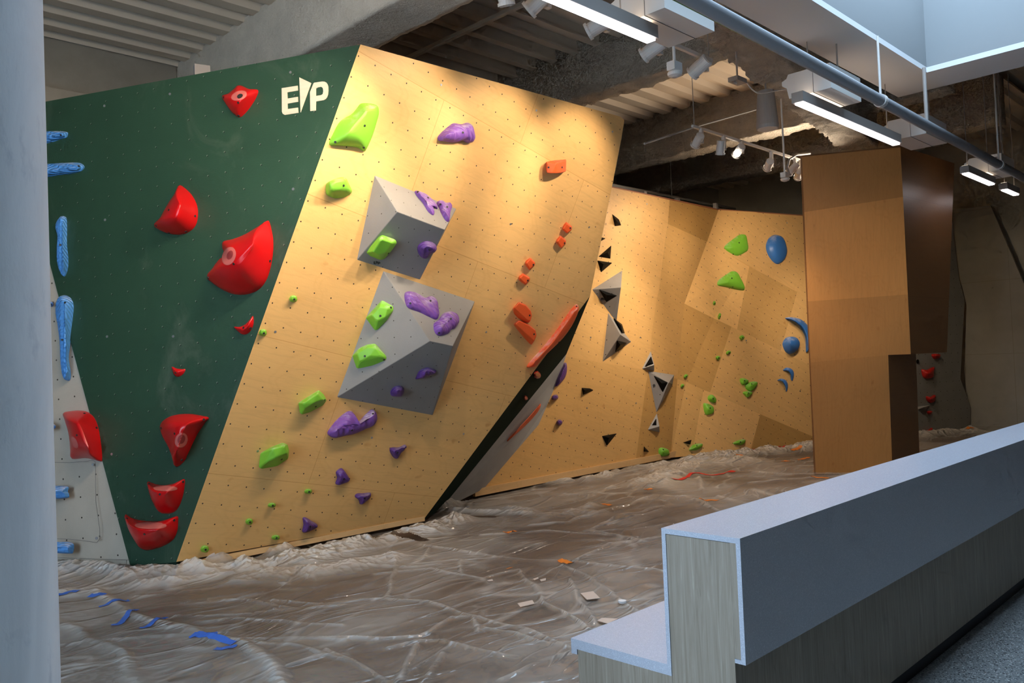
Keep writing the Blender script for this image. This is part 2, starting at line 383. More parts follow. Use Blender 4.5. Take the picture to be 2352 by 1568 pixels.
Bp = [
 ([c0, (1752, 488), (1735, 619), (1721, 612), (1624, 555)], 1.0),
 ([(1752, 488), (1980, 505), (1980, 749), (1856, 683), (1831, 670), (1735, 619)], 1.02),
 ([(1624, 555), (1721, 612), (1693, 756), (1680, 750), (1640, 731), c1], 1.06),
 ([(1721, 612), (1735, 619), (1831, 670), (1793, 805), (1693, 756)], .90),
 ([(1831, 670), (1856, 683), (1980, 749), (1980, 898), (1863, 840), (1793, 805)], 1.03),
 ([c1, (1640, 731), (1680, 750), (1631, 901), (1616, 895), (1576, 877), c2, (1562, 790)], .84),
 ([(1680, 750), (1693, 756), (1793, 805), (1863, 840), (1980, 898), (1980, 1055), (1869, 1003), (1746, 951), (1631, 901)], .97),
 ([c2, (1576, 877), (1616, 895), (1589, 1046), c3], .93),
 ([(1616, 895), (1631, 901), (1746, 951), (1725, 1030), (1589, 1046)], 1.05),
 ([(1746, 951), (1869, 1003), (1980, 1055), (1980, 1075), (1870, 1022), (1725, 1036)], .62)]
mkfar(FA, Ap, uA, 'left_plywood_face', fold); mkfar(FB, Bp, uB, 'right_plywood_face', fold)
def edgeband(pl, q0, q1, w, mat, name, par, off=.003):
    a, b = pl.at(q0, off), pl.at(q1, off); vs, fs = box(a, b-a, -pl.n*(.06+off), UP*w)
    return mk(name, vs, fs, mat, par)
edgeband(FA, (1280, 404), c0, .02, MT['ply_red'], 'top_edge', far); edgeband(FB, c0, (1980, 505), .02, MT['ply_red'], 'top_edge', far)
ka, kb = FA.at((1088, 1133)), FA.at((1558, 1048)); hz = nor((kb-ka)*V(1, 1, 0)); kn = nor(FA.n*V(1, 1, 0))
vs, fs = box(V(ka[0], ka[1], .05)+kn*.03, hz*np.linalg.norm((kb-ka)[:2]), -kn*.05, UP*.10); mk('kick_board', vs, fs, MT['ply_plain'], far, uvf=boxuv)
for q in [f8((532, 268)), f8((953, 349)), f8((1323, 400)), f8((1793, 438)), f8((512, 870)), f8((922, 910)), f8((918, 1465)), f9((222, 97)), f9((668, 97)), f9((188, 732)), f9((630, 688)), f9((1085, 647)), f9((1622, 126)), f9((2108, 580))]:
    pl = FA if q[0] < 1560 else FB
    vs, fs = disc(pl.n, pl.at(q), .014, .004, 8); mk('panel_bolt', vs, fs, MT['steel'], far)
# ---------------------------------------------------------------- grey end wall
ew = empty('climbing_wall', W(19.6, 5.6, 0), 'grey painted bouldering wall at the far right with a sloping right edge', 'climbing wall')
ef = [RW.at(q) for q in [(2165, 484), (2275, 472), (2360, 670), (2420, 820), (2470, 1000), (2225, 1000), (2226, 980), (2215, 850), (2220, 700), (2205, 640), (2185, 560)]]
ef[4][2] = max(ef[4][2], -.05); vs, fs = slab([ef], RW.n, .1)
mk('face_panel', vs, fs, MT['grey_wall'], ew, uvf=lambda p: (p.dot(D2), p[2]-.1))
lf = [gp((2060, 1008), 0.), gp((2232, 990), 0.)]; nn = nor(V(-(lf[1]-lf[0])[1], (lf[1]-lf[0])[0], 0))
vs, fs = box(lf[0], lf[1]-lf[0]-nor(lf[1]-lf[0])*.02, nn*.1*np.sign(nn[1]), UP*4.4)
# tapered grey side with holes
LW = Pl((lf[0]+lf[1])/2, nn)
lw = [LW.at(q) for q in [(2050, 1010), (2228, 991), (2230, 935), (2206, 870), (2214, 720), (2216, 690), (2203, 640), (2190, 540), (2185, 480), (2050, 500)]]
vs, fs = slab([lw], LW.n, .08)
mk('side_panel', vs, fs, MT['grey_holes'], ew, uvf=lambda p: (p.dot(nor(lf[1]-lf[0])), p[2]))
# ---------------------------------------------------------------- generic holds
def catmull(pts, n=4):
    out = []; m = len(pts)
    for i in range(m):
        p0, p1, p2, p3 = (V(*pts[(i+k-1) % m]) for k in range(4))
        for j in range(n):
            t = j/n
            out.append(.5*((2*p1)+(-p0+p2)*t+(2*p0-5*p1+4*p2-p3)*t*t+(-p0+3*p1-3*p2+p3)*t**3))
    return out
def raypix(bvh, q):
    d = ray(*q); return bvh.ray_cast(Vector(O), Vector(d).normalized())
def bolts(o, vs, fs, qs, r=.011, mat=None):
    bvh = BVHTree.FromPolygons([Vector(v) for v in vs], fs)
    for q in qs:
        loc, nr, _, _ = raypix(bvh, q)
        if loc is None: continue
        nr = V(*nr)
        if nr.dot(O-V(*loc)) < 0: nr = -nr
        v2, f2_ = disc(nr, V(*loc), r, .0045); mk('bolt_hole', v2, f2_, mat or MT['bolt'], o)
def patch(o, vs, fs, mp, c, rx, ry, ang, mat, name='textured_pocket', pts=None):
    bvh = BVHTree.FromPolygons([Vector(v) for v in vs], fs)
    ring = []; pv, pfs = [], []
    n, K = 28, 6; ok = True
    ca, sa = math.cos(math.radians(ang)), math.sin(math.radians(ang))
    for k in range(K+1):
        for j in range(n):
            w = 2*math.pi*j/n; s = k/K
            x, y = rx*s*math.cos(w), ry*s*math.sin(w)
            loc, nr, _, _ = raypix(bvh, mp((c[0]+x*ca-y*sa, c[1]+x*sa+y*ca)))
            if loc is None: loc = Vector(pv[-1]) if pv else Vector(O); nr = Vector((0, -1, 0))
            nr = V(*nr); nr = nr if nr.dot(O-V(*loc)) > 0 else -nr
            pv.append(V(*loc)+nr*(.0025 if name != 'pocket_hollow' else .0045))
    for k in range(K):
        for j in range(n): pfs.append((k*n+j, k*n+(j+1) % n, (k+1)*n+(j+1) % n, (k+1)*n+j))
    mk(name, pv, pfs, mat, o, smooth=True, recalc=False)
def dome(name, label, cat, group, pl, mp, pts, spine, h, mat, e=.6, rip=None, bq=(), K=10, dents=(), sub=4, br=.011, emb=.006):
    out = catmull([pl.at(mp(q)) for q in pts], sub)
    if isinstance(spine, tuple): spine = [spine]
    sp = [pl.at(mp(q), h)-pl.n*h for q in spine]
    def foot(p):
        best = None
        if len(sp) == 1: return sp[0]
        for a, b in zip(sp, sp[1:]):
            t = max(0, min(1, (p-a).dot(b-a)/((b-a).dot(b-a)))); q = a+(b-a)*t
            if best is None or np.linalg.norm(p-q) < np.linalg.norm(p-best): best = q
        return best
    ft_ = [foot(p) for p in out]; n = len(out)
    if len(sp) > 1:
        for _ in range(n//2): ft_ = [(ft_[i-1]+ft_[i]*2+ft_[(i+1) % n])/4 for i in range(n)]
    vs = [p-pl.n*emb for p in out]; fs = []
    dd = [(pl.at(mp(c)), r, d) for c, r, d in dents]
    ax = nor(np.cross(pl.n, UP)); ay = np.cross(pl.n, ax)
    for k in range(K+1):
        s = k/K*(1 if len(sp) > 1 else 1)
        hh = h*(1-(1-s)**2)**e
        for p, f in zip(out, ft_):
            q = p*(1-s)+f*s; g = hh
            if rip:
                amp, fq, ang = rip; w = (q.dot(ax)*math.cos(ang)+q.dot(ay)*math.sin(ang))*fq
                g += amp*math.sin(w+2*math.sin(w*.37))*min(1, s*3)
            for c, r, d in dd:
                x = np.linalg.norm(q-c)/r
                g -= d*math.exp(-x**4)
            vs.append(q+pl.n*g)
    if not rip:
        G = np.array(vs).reshape(K+2, n, 3)
        for _ in range(14):
            Q = G.copy(); Q[3:-1] = (G[3:-1]*2+np.roll(G, 1, 1)[3:-1]+np.roll(G, -1, 1)[3:-1]+G[2:-2]+G[4:])/6
            Q[-1] = (G[-1]*2+np.roll(G, 1, 1)[-1]+np.roll(G, -1, 1)[-1]+G[-2])/5; G = Q
        vs = [V(*v) for v in G.reshape(-1, 3)]
    for k in range(K+1):
        for j in range(n): fs.append((k*n+j, k*n+(j+1) % n, (k+1)*n+(j+1) % n, (k+1)*n+j))
    if len(sp) == 1 and not rip: vs[-n:] = [sum(vs[-n:])/n]*n
    fs.append(tuple(range((K+1)*n, (K+2)*n)))
    o = mk(name, vs, fs, mat, smooth=True, origin=sum(out)/n); bpyw(o)
    tag(o, label, cat, group); bolts(o, vs, fs, [mp(q) for q in bq], br)
    o['_'] = 0; del o['_']
    return o, vs, fs
def bpyw(o):
    bm = bmesh.new(); bm.from_mesh(o.data); bmesh.ops.remove_doubles(bm, verts=bm.verts, dist=.0004)
    bmesh.ops.recalc_face_normals(bm, faces=bm.faces); bm.to_mesh(o.data); bm.free()
def hull(name, label, cat, group, pl, mp, base, raised, mat, bevel=.012, seg=3, bq=(), parent=None, uv=False, br=.011, emb=.006, smooth=True):
    pts = [pl.at(mp(q))-pl.n*emb for q in base]+[pl.at(mp(q[:2]), q[2])for q in raised]
    bm = bmesh.new(); org = sum(pts)/len(pts) if parent is None else WO(parent)
    for p in pts: bm.verts.new(tuple(p-org))
    r = bmesh.ops.convex_hull(bm, input=bm.verts)
    bmesh.ops.delete(bm, geom=list({g for g in r['geom_interior']+r['geom_unused'] if isinstance(g, bmesh.types.BMVert)}), context='VERTS')
    bmesh.ops.dissolve_limit(bm, angle_limit=.06, verts=bm.verts, edges=bm.edges)
    bmesh.ops.recalc_face_normals(bm, faces=bm.faces)
    vs = [V(*v.co)+org for v in bm.verts]; bm.verts.index_update(); fs = [tuple(v.index for v in f.verts) for f in bm.faces]
    me = bpy.data.meshes.new(name)
    if uv:
        ul = bm.loops.layers.uv.new('UVMap')
        for f in bm.faces:
            n = V(*f.normal); a = nor(np.cross(n, UP+V(.01, .0, 0))); b = np.cross(n, a)
            for l in f.loops: c = V(*l.vert.co); l[ul].uv = (c.dot(a), c.dot(b))
    bm.to_mesh(me); bm.free(); me.materials.append(mat)
    if smooth:
        for p in me.polygons: p.use_smooth = True
    o = bpy.data.objects.new(name, me); COL.objects.link(o)
    if parent: o.parent = parent
    else: o.location = org
    md = o.modifiers.new('bevel', 'BEVEL'); md.width = bevel; md.segments = seg; md.limit_method = 'ANGLE'; md.angle_limit = .2; md.harden_normals = smooth
    tag(o, label, cat, group); bolts(o, vs, fs, [mp(q) for q in bq], br)
    return o, vs, fs
def facet(vs, fs, q):
    """plane of the face of a built shape that is seen at pixel q"""
    bvh = BVHTree.FromPolygons([Vector(v) for v in vs], fs); loc, nr, _, _ = raypix(bvh, q)
    return Pl(V(*loc), V(*nr))
GR = 'red holds on the green face'
def red(label, pts, spine, h, bq=(), e=.92, mp=f1, dents=(), pl=None, **k):
    return dome('climbing_hold', label, 'climbing hold', GR, pl or PG, mp, pts, spine, h, MT['red'], e, bq=bq, dents=dents, K=12, **k)
o, v, f = red('small glossy red hold with pale dish beside the wooden lettering', [(1440, 250), (1495, 272), (1548, 278), (1540, 320), (1500, 385), (1455, 435), (1430, 441), (1395, 415), (1360, 370), (1335, 320), (1375, 302), (1415, 270)], (1445, 345), .16, [(1430, 355), (1343, 323), (1432, 432)], .75)
patch(o, v, f, f1, (1435, 313), 48, 27, -20, MT['pink'], 'pale_dish'); bolts(o, v, f, [f1((1441, 316))], .028)
red('glossy red domed hold, upper one of the two left of the lettering', [(1085, 850), (1130, 885), (1165, 930), (1187, 990), (1185, 1060), (1165, 1105), (1125, 1135), (1070, 1147), (1010, 1140), (960, 1120), (925, 1092), (960, 1055), (985, 1010), (1020, 950), (1055, 900), (1072, 860)], [(1085, 975), (1060, 1035)], .24, [(1014, 998), (938, 1091), (1170, 1035), (1116, 1127), (1015, 1135)])
o, v, f = red('largest glossy red hold with a pink pocket near the plywood corner', [(1612, 1063), (1628, 1110), (1640, 1180), (1638, 1260), (1622, 1350), (1595, 1425), (1550, 1478), (1480, 1505), (1410, 1505), (1340, 1480), (1280, 1440), (1241, 1402), (1280, 1350), (1310, 1290), (1328, 1230), (1340, 1187), (1400, 1172), (1480, 1140), (1550, 1100), (1590, 1075)], [(1520, 1220), (1440, 1300)], .32, [(1403, 1322), (1250, 1404), (1620, 1304)], dents=[((1375, 1275), .10, .08)])
patch(o, v, f, f1, (1375, 1275), 40, 56, 22, MT['pink']); patch(o, v, f, f1, (1382, 1270), 17, 28, 22, MT['pink_core'], 'pocket_hollow')
red('small red crescent hold close to the plywood edge', [(1518, 198), (1521, 240), (1510, 275), (1490, 300), (1462, 309), (1435, 295), (1404, 263), (1440, 262), (1475, 245), (1500, 220)], [(1495, 255), (1460, 280)], .06, [(1462, 268), (1503, 270)], mp=f2)
red('tiny red scoop hold alone in the middle of the green face', [(1031, 501), (1060, 512), (1090, 516), (1113, 517), (1100, 545), (1070, 563), (1045, 550), (1035, 525)], (1063, 533), .04, [(1054, 537)], mp=f2, br=.008)
o, v, f = red('red hold with side pocket bridging the pale wall and green face', [(383, 778), (420, 768), (470, 764), (520, 772), (560, 800), (585, 850), (600, 920), (610, 1000), (613, 1050), (606, 1071), (570, 1060), (510, 1050), (435, 1055), (430, 1020), (425, 940), (410, 870), (392, 815)], [(480, 850), (520, 930), (540, 990)], .26, [(462, 912), (579, 868), (507, 782)], mp=f2)
patch(o, v, f, f2, (449, 955), 16, 38, -25, MT['pink'])
o, v, f = red('red pointed hold with pink pocket, its tip pointing down', [(1252, 808), (1225, 845), (1185, 905), (1150, 975), (1120, 1040), (1100, 1075), (1057, 1103), (1045, 1060), (1020, 990), (985, 930), (963, 870), (975, 830), (1020, 800), (1080, 786), (1150, 785), (1210, 795)], [(1160, 830), (1080, 870), (1080, 980)], .27, [(1048, 903), (1222, 818), (968, 870), (1090, 1060)], mp=f2, dents=[((1088, 942), .085, .08)])
patch(o, v, f, f2, (1088, 942), 36, 46, 22, MT['pink']); patch(o, v, f, f2, (1088, 936), 20, 28, 22, MT['pink_core'], 'pocket_hollow')
o, v, f = red('red scooped hold, upper of the two at the foot of green face', [(888, 1190), (930, 1205), (990, 1212), (1050, 1200), (1085, 1183), (1107, 1178), (1105, 1230), (1092, 1290), (1070, 1345), (1040, 1375), (1000, 1384), (960, 1375), (930, 1330), (905, 1270), (892, 1220)], [(960, 1265), (1040, 1262)], .22, [(960, 1267), (895, 1205), (1098, 1192)], mp=f2)
patch(o, v, f, f2, (992, 1232), 72, 17, 0, MT['pink'], 'pale_scoop')
o, v, f = red('widest red scooped hold resting lowest on the green face', [(680, 100), (720, 125), (790, 145), (870, 152), (950, 148), (1010, 132), (1068, 115), (1072, 160), (1065, 230), (1035, 290), (980, 330), (910, 358), (840, 370), (800, 355), (760, 300), (715, 220), (690, 150)], [(800, 225), (960, 225)], .26, [(823, 249), (690, 132), (1045, 145)], mp=f17)
patch(o, v, f, f17, (868, 186), 120, 26, 0, MT['pink'], 'pale_scoop')
GL = 'lime holds on the plywood face'
def limeh(label, pl, mp, base, raised, bq=(), bevel=.035, **k):
    return hull('climbing_hold', label, 'climbing hold', GL, pl, mp, base, raised, MT['lime'], bevel, 4, bq, **k)
dome('climbing_hold', 'largest lime green hold, wing shaped, top left of plywood face', 'climbing hold', GL, PP, f3, [(490, 885), (580, 893), (690, 905), (725, 925), (750, 930), (790, 850), (825, 740), (845, 660), (843, 620), (830, 600), (780, 588), (720, 588), (690, 620), (650, 665), (570, 715), (520, 800)], [(745, 650), (720, 700), (640, 790)], .17, MT['lime'], .75, bq=[(745, 748), (534, 866), (738, 905)])
limeh('chunky lime hold below the wing shaped lime hold', PP, f3, [(462, 1165), (560, 1120), (612, 1113), (640, 1170), (668, 1230), (600, 1275), (530, 1282), (462, 1250)], [(495, 1150, .15), (600, 1128, .15), (640, 1215, .12), (560, 1210, .16), (495, 1225, .14)], [(593, 1180), (648, 1191)])
def small(label, group, pl, mp, c, rx, ry, h, mat, ang=0, bq=True, name='climbing_hold', br=.008):
    ca, sa = math.cos(ang), math.sin(ang)
    sh = [(1, .1), (.75, .75), (.1, .95), (-.7, .7), (-1, .05), (-.6, -.75), (.1, -.95), (.8, -.7)]
    g = lambda s: [(c[0]+s*(x*rx*ca-y*ry*sa), c[1]+s*(x*rx*sa+y*ry*ca)) for x, y in sh]
    return hull(name, label, 'climbing hold', group, pl, mp, g(1), [(x, y-ry*.12, h) for x, y in g(.55)], mat, .009, 2, [(c[0]+rx*.15, c[1]+ry*.1)] if bq else [], br=br)
for lab, mp, c, rx, ry in [('small lime foothold uppermost near the green corner', f2, (1761, 95), 27, 24), ('small lime foothold beside a dark bolt near the green corner', f2, (1579, 298), 26, 25),
    ('small lime foothold right of the two lowest large lime holds', f5, (964, 928), 36, 25), ('small lime foothold second in the low diagonal of lime footholds', f5, (652, 1046), 38, 24),
    ('small lime foothold third in the low diagonal of lime footholds', f5, (458, 1187), 35, 32), ('lowest lime foothold at the left end of kick board', f5, (76, 1422), 40, 36), ('small lime foothold just above the kick board, left of purple wedge', f5, (685, 1323), 40, 25)]:
    small(lab, 'lime footholds on the plywood face', PP, mp, c, rx, ry, .055, MT['lime'], br=.010)
# grey volumes
def on_plane(pl, mp, tri, q):
    A, B, C = [pl.at(mp(t[:2]), t[2]) for t in tri]; X = P3(A, B, C).at(mp(q)); return (q[0], q[1], float((X-pl.c).dot(pl.n)))
r12 = on_plane(PP, f4, [(665, 268, .34), (428, 553, 0), (795, 668, 0)], (940, 372))
r22 = on_plane(PP, f4, [(855, 1020, .50), (310, 1350, 0), (870, 1455, 0)], (987, 1048))
v1, vv, vf = hull('climbing_volume', 'upper grey angular volume carrying one lime and three purple holds', 'climbing volume', 'grey volumes on the plywood face', PP, f4, [(533, 55), (1010, 250), (795, 668), (428, 553)], [(665, 268, .34), r12], MT['vol'], .006, 2, uv=True, smooth=False)
logo(v1, facet(vv, vf, f4((600, 560))), lambda q: f4((527+(q[0]-147)*.115, 552+(q[1]-400)*.075+(q[0]-147)*.02)), .002, MT['black_m'], 'printed_logo')
fa1, fb1 = facet(vv, vf, f4((800, 240))), facet(vv, vf, f4((720, 450)))
v2, wv_, wf_ = hull('climbing_volume', 'lower larger grey angular volume with dark underside below the first', 'climbing volume', 'grey volumes on the plywood face', PP, f4, [(582, 610), (1118, 788), (870, 1455), (310, 1350)], [(855, 1020, .50), r22], MT['vol'], .006, 2, uv=True, smooth=False)
g1_, g2_, g3_ = facet(wv_, wf_, f4((560, 900))), facet(wv_, wf_, f4((850, 800))), facet(wv_, wf_, f4((750, 1250)))
limeh('lime hold on the front of the upper grey volume', fb1, f4, [(482, 510), (500, 480), (555, 415), (580, 402), (655, 430), (667, 450), (640, 490), (590, 548), (565, 553), (505, 530)], [(520, 500, .1), (572, 425, .1), (640, 448, .1), (600, 505, .11), (555, 520, .1)], [(612, 510)], .03)
limeh('lime hold on the left slope of lower volume, upper of two', g1_, f4, [(575, 778), (640, 815), (645, 840), (600, 905), (545, 962), (530, 958), (477, 885), (500, 860)], [(560, 820, .1), (610, 830, .09), (595, 880, .09), (545, 905, .11), (515, 870, .1)], [(566, 873), (627, 825)], .03)
limeh('lime hold on the left slope of lower volume, lower of two', g1_, f4, [(400, 1105), (440, 1060), (490, 1038), (535, 1032), (605, 1110), (600, 1132), (520, 1165), (440, 1182), (425, 1180)], [(430, 1092, .09), (490, 1055, .1), (540, 1060, .1), (572, 1108, .08), (505, 1105, .11), (445, 1140, .09)], [(476, 1107), (587, 1127)], .03)
limeh('lime hold left of the long purple hold, above the lowest large lime', PP, f4, [(88, 1380), (210, 1303), (240, 1330), (257, 1365), (235, 1395), (160, 1435), (110, 1450), (98, 1440)], [(118, 1382, .12), (200, 1325, .13), (232, 1360, .12), (180, 1378, .14), (125, 1415, .11)], [(190, 1400), (242, 1362)], .03)
limeh('lowest large lime hold with rounded block end on plywood face', PP, f5, [(550, 600), (650, 545), (745, 508), (790, 525), (802, 570), (795, 650), (700, 715), (560, 740), (535, 725)], [(655, 560, .15), (760, 530, .16), (785, 600, .16), (690, 638, .18), (600, 680, .12)], [(735, 652)], .045)
GPU = 'purple holds around the grey volumes'
def pur(label, pl, mp, pts, spine, h, bq=(), mat='purple', rip=(.008, 70., .4), e=.55):
    return dome('climbing_hold', label, 'climbing hold', GPU, pl, mp, pts, spine, h, MT[mat], e, rip, bq, 14)
pur('lumpy purple hold alone near the top of plywood face', PP, f3, [(1272, 830), (1300, 795), (1340, 760), (1385, 730), (1440, 738), (1485, 725), (1515, 745), (1530, 800), (1533, 840), (1510, 870), (1480, 872), (1445, 855), (1400, 870), (1350, 868), (1300, 858), (1280, 858)], [(1330, 815), (1420, 800), (1490, 805)], .11, [(1453, 797)])
pur('pointed purple hold on top slope of the upper grey volume', fa1, f4, [(765, 147), (800, 155), (845, 180), (890, 225), (897, 255), (870, 240), (878, 270), (872, 290), (840, 265), (810, 215), (775, 175)], [(800, 175), (850, 225), (862, 262)], .04, [(843, 187), (783, 153)])
pur('forked purple hold at the right corner of upper grey volume', fa1, f4, [(893, 215), (920, 200), (945, 218), (975, 218), (982, 240), (970, 280), (965, 325), (945, 320), (920, 280), (905, 245)], [(925, 230), (945, 250), (950, 300)], .045, [(916, 226), (954, 241)])
pur('dark purple knob on the shaded front of upper volume', fb1, f4, [(780, 480), (800, 450), (840, 438), (880, 452), (893, 475), (880, 495), (850, 510), (825, 537), (795, 525)], (845, 472), .09, [(850, 489)], 'purple_dark')
pur('long chalked purple hold across top slope of lower volume', g2_, f4, [(706, 745), (725, 732), (765, 738), (820, 768), (860, 758), (890, 780), (900, 830), (905, 870), (890, 895), (850, 880), (790, 850), (730, 825), (712, 790)], [(745, 775), (820, 805), (870, 835)], .06, [(857, 786), (740, 800)])
pur('white chalked purple lump at right of lower volume top slope', g2_, f4, [(875, 920), (905, 895), (930, 860), (970, 850), (1010, 870), (1020, 910), (1000, 945), (975, 955), (960, 975), (915, 988), (885, 970)], [(920, 940), (970, 890)], .08, [(975, 890), (907, 972)])
pur('small purple lip hold on dark underside of lower volume, right', g3_, f4, [(770, 1240), (775, 1225), (795, 1190), (845, 1172), (890, 1190), (880, 1205), (830, 1225), (785, 1240)], (842, 1192), .08, (), 'purple_dark', e=.8)
pur('small purple knob on dark underside of lower volume, left', g3_, f4, [(625, 1310), (650, 1283), (685, 1280), (704, 1300), (690, 1335), (650, 1340), (628, 1335)], (672, 1298), .09, (), 'purple_dark', e=.8)
pur('long notched purple hold below the lower grey volume', PP, f5, [(1127, 420), (1175, 350), (1220, 300), (1290, 245), (1335, 240), (1355, 270), (1362, 325), (1400, 322), (1450, 270), (1510, 222), (1540, 250), (1545, 310), (1510, 360), (1440, 390), (1350, 430), (1270, 445), (1190, 465), (1150, 455)], [(1200, 400), (1300, 345), (1370, 375), (1500, 290)], .10, [(1338, 402), (1518, 262)])
for lab, pts, sp in [('purple hold with a thin raised arm, right of the others', [(1660, 560), (1690, 548), (1740, 548), (1790, 525), (1795, 545), (1750, 590), (1725, 640), (1700, 640), (1672, 605)], [(1690, 580), (1715, 590), (1770, 550)]),
    ('purple three lobed hold centred below the notched purple hold', [(1200, 760), (1240, 727), (1270, 745), (1315, 815), (1300, 840), (1250, 860), (1215, 871), (1195, 855), (1210, 810)], (1250, 805)),
    ('purple tooth shaped hold right of the three lobed one', [(1362, 970), (1380, 945), (1430, 942), (1495, 937), (1490, 975), (1450, 1010), (1410, 1037), (1395, 1000)], (1425, 970)),
    ('lowest purple wedge hold pointing right above kick board', [(915, 1155), (940, 1148), (985, 1175), (1043, 1213), (1010, 1245), (915, 1277), (922, 1210)], (960, 1212))]:
    pur(lab, PP, f5, pts, sp, .08, [(sp[0]+20, sp[1]+15)] if isinstance(sp, tuple) else [(1728, 592)], 'purple_dark')
GO = 'orange holds on the plywood face'
hull('climbing_hold', 'curved orange ledge hold near the top right of plywood face', 'climbing hold', GO, PP, f6, [(800, 538), (800, 600), (943, 600), (946, 520), (870, 524)], [(803, 545, .08), (943, 530, .08), (941, 607, .09), (803, 617, .09), (870, 548, .14), (870, 622, .14), (835, 622, .13), (905, 618, .13)], MT['orange'], .01, 3, [(816, 578), (912, 578)])
for lab, b, r, bq in [('small orange cube hold, upper of the higher pair', [(945, 968), (990, 1003), (985, 1030), (952, 1058), (915, 1025), (925, 990)], [(945, 980), (980, 1008), (975, 1032), (950, 1050), (922, 1020)], (971, 1015)),
    ('small orange cube hold, lower of the higher pair', [(903, 1065), (945, 1100), (943, 1130), (910, 1167), (870, 1120), (875, 1095)], [(903, 1078), (938, 1105), (935, 1130), (910, 1155), (878, 1112)], (930, 1123)),
    ('small orange cube hold, upper of the lower pair', [(685, 1225), (723, 1262), (718, 1285), (680, 1322), (647, 1275), (652, 1250)], [(684, 1238), (715, 1265), (710, 1288), (680, 1310), (655, 1268)], (705, 1279)),
    ('small orange cube hold, lower of the lower pair', [(632, 1337), (685, 1370), (683, 1395), (652, 1430), (598, 1388), (605, 1360)], [(633, 1350), (676, 1375), (674, 1395), (650, 1418), (606, 1378)], (665, 1392))]:
    hull('climbing_hold', lab, 'climbing hold', GO, PP, f6, b, [(x, y, .065) for x, y in r], MT['orange'], .012, 3, [bq])
for lab, pts, r, bq in [('orange half moon block, upper one of the stacked two', [(365, 165), (405, 122), (450, 140), (485, 180), (470, 262), (440, 262), (400, 232), (375, 205)], [(372, 163), (405, 128), (450, 145), (483, 182), (490, 215), (480, 250), (455, 240), (420, 200)], (474, 211)),
    ('orange half moon block, lower one of the stacked two', [(370, 270), (405, 240), (470, 270), (515, 305), (505, 385), (485, 410), (440, 362), (400, 312)], [(380, 268), (405, 246), (470, 275), (512, 308), (520, 345), (503, 380), (470, 350), (420, 300)], (503, 334))]:
    hull('climbing_hold', lab, 'climbing hold', GO, PP, f7, pts, [(x, y, .10) for x, y in r], MT['orange'], .012, 3, [bq])
dome('climbing_hold', 'long orange blade hold along the cut edge of plywood face', 'climbing hold', GO, PP, f7, [(455, 545), (480, 510), (560, 420), (640, 320), (710, 220), (750, 165), (782, 138), (790, 165), (775, 215), (740, 285), (690, 355), (640, 405), (560, 480), (510, 540), (470, 552)], [(500, 515), (600, 420), (700, 290), (765, 185)], .12, MT['orange_sheen'], .7, bq=[(665, 385), (782, 152)])
dome('climbing_hold', 'orange blade hold on the grey underside below the green edge', 'climbing hold', GO, PU, f7, [(272, 1068), (290, 1030), (370, 950), (460, 850), (515, 780), (540, 748), (545, 790), (525, 850), (480, 920), (420, 975), (350, 1010), (290, 1050)], [(320, 1010), (430, 915), (520, 810)], .16, MT['orange'], .7)
small('small red hold high on the narrow green side panel', 'small holds beneath the prow', PS, f7, (525, 602), 24, 30, .08, MT['red'], -.6, False)
small('tiny red hold lower on the narrow green side panel', 'small holds beneath the prow', PS, f7, (450, 753), 14, 18, .05, MT['red'], -.6, False)
for lab, c, rx, ry, m in [('red hold tucked under the lower orange blade', (305, 1075), 26, 22, 'red_far'), ('small red hold under the prow right of orange blade foot', (337, 1106), 14, 13, 'red_far'), ('small orange hold at the grey underside edge', (322, 1165), 15, 14, 'orange'),
    ('small red hold midway down the grey underside', (240, 1204), 15, 13, 'red_far'), ('lowest red hold on the grey underside near plastic', (133, 1335), 12, 12, 'red_far'), ('dark purple hold below the lower orange blade', (397, 1015), 24, 24, 'purple_dark'), ('small purple hold behind the lower orange blade', (512, 888), 13, 16, 'purple_dark'), ('purple hold on the upper edge of grey underside', (612, 700), 28, 22, 'purple_dark')]:
    small(lab, 'small holds beneath the prow', PU, f7, c, rx, ry, .07, MT[m], -.3, False)
dome('climbing_hold', 'large purple curved hold half hidden behind the prow edge', 'climbing hold', 'purple holds on the back wall', FA, f7, [(706, 520), (711, 570), (698, 620), (670, 655), (640, 678), (648, 640), (665, 590), (690, 535)], [(695, 560), (665, 635)], .12, MT['purple_dark'], .6)
small('round purple hold on back wall beside the prow edge', 'purple holds on the back wall', FA, f7, (641, 748), 25, 20, .10, MT['purple_dark'], -.3, False)
small('purple wedge hold on back wall right of the prow', 'purple holds on the back wall', FA, f7, (671, 912), 21, 22, .09, MT['purple_dark'], .5, False)
# ---- blue holds at the left
GB = 'blue ribbed holds at the left'
def blu(label, pl, mp, pts, spine, h, bq=(), rip=(.006, 110., 1.3), e=.55, mat='blue', K=12, group=GB):
    return dome('climbing_hold', label, 'climbing hold', group, pl, mp, pts, spine, h, MT[mat], e, rip, bq, K)
blu('blue ribbed fin highest beside the round pillar', PG, f1, [(180, 532), (260, 533), (320, 526), (400, 530), (408, 545), (400, 565), (370, 572), (320, 590), (257, 602), (180, 605)], [(200, 565), (385, 549)], .07, [(366, 548)])
blu('longer blue ribbed fin, second highest beside the round pillar', PG, f1, [(180, 738), (300, 722), (400, 716), (480, 716), (507, 740), (490, 765), (440, 780), (350, 790), (257, 807), (180, 808)], [(200, 770), (475, 742)], .08, [(473, 735)])
blu('upright blue ribbed hold, shorter of the two upright ones', PG, f1, [(375, 1035), (398, 1045), (403, 1090), (402, 1200), (410, 1280), (408, 1350), (390, 1397), (370, 1380), (348, 1320), (345, 1230), (350, 1160), (337, 1100), (350, 1060)], [(375, 1075), (375, 1200), (385, 1350)], .06, [(362, 1208)], rip=(.006, 110., 0.))
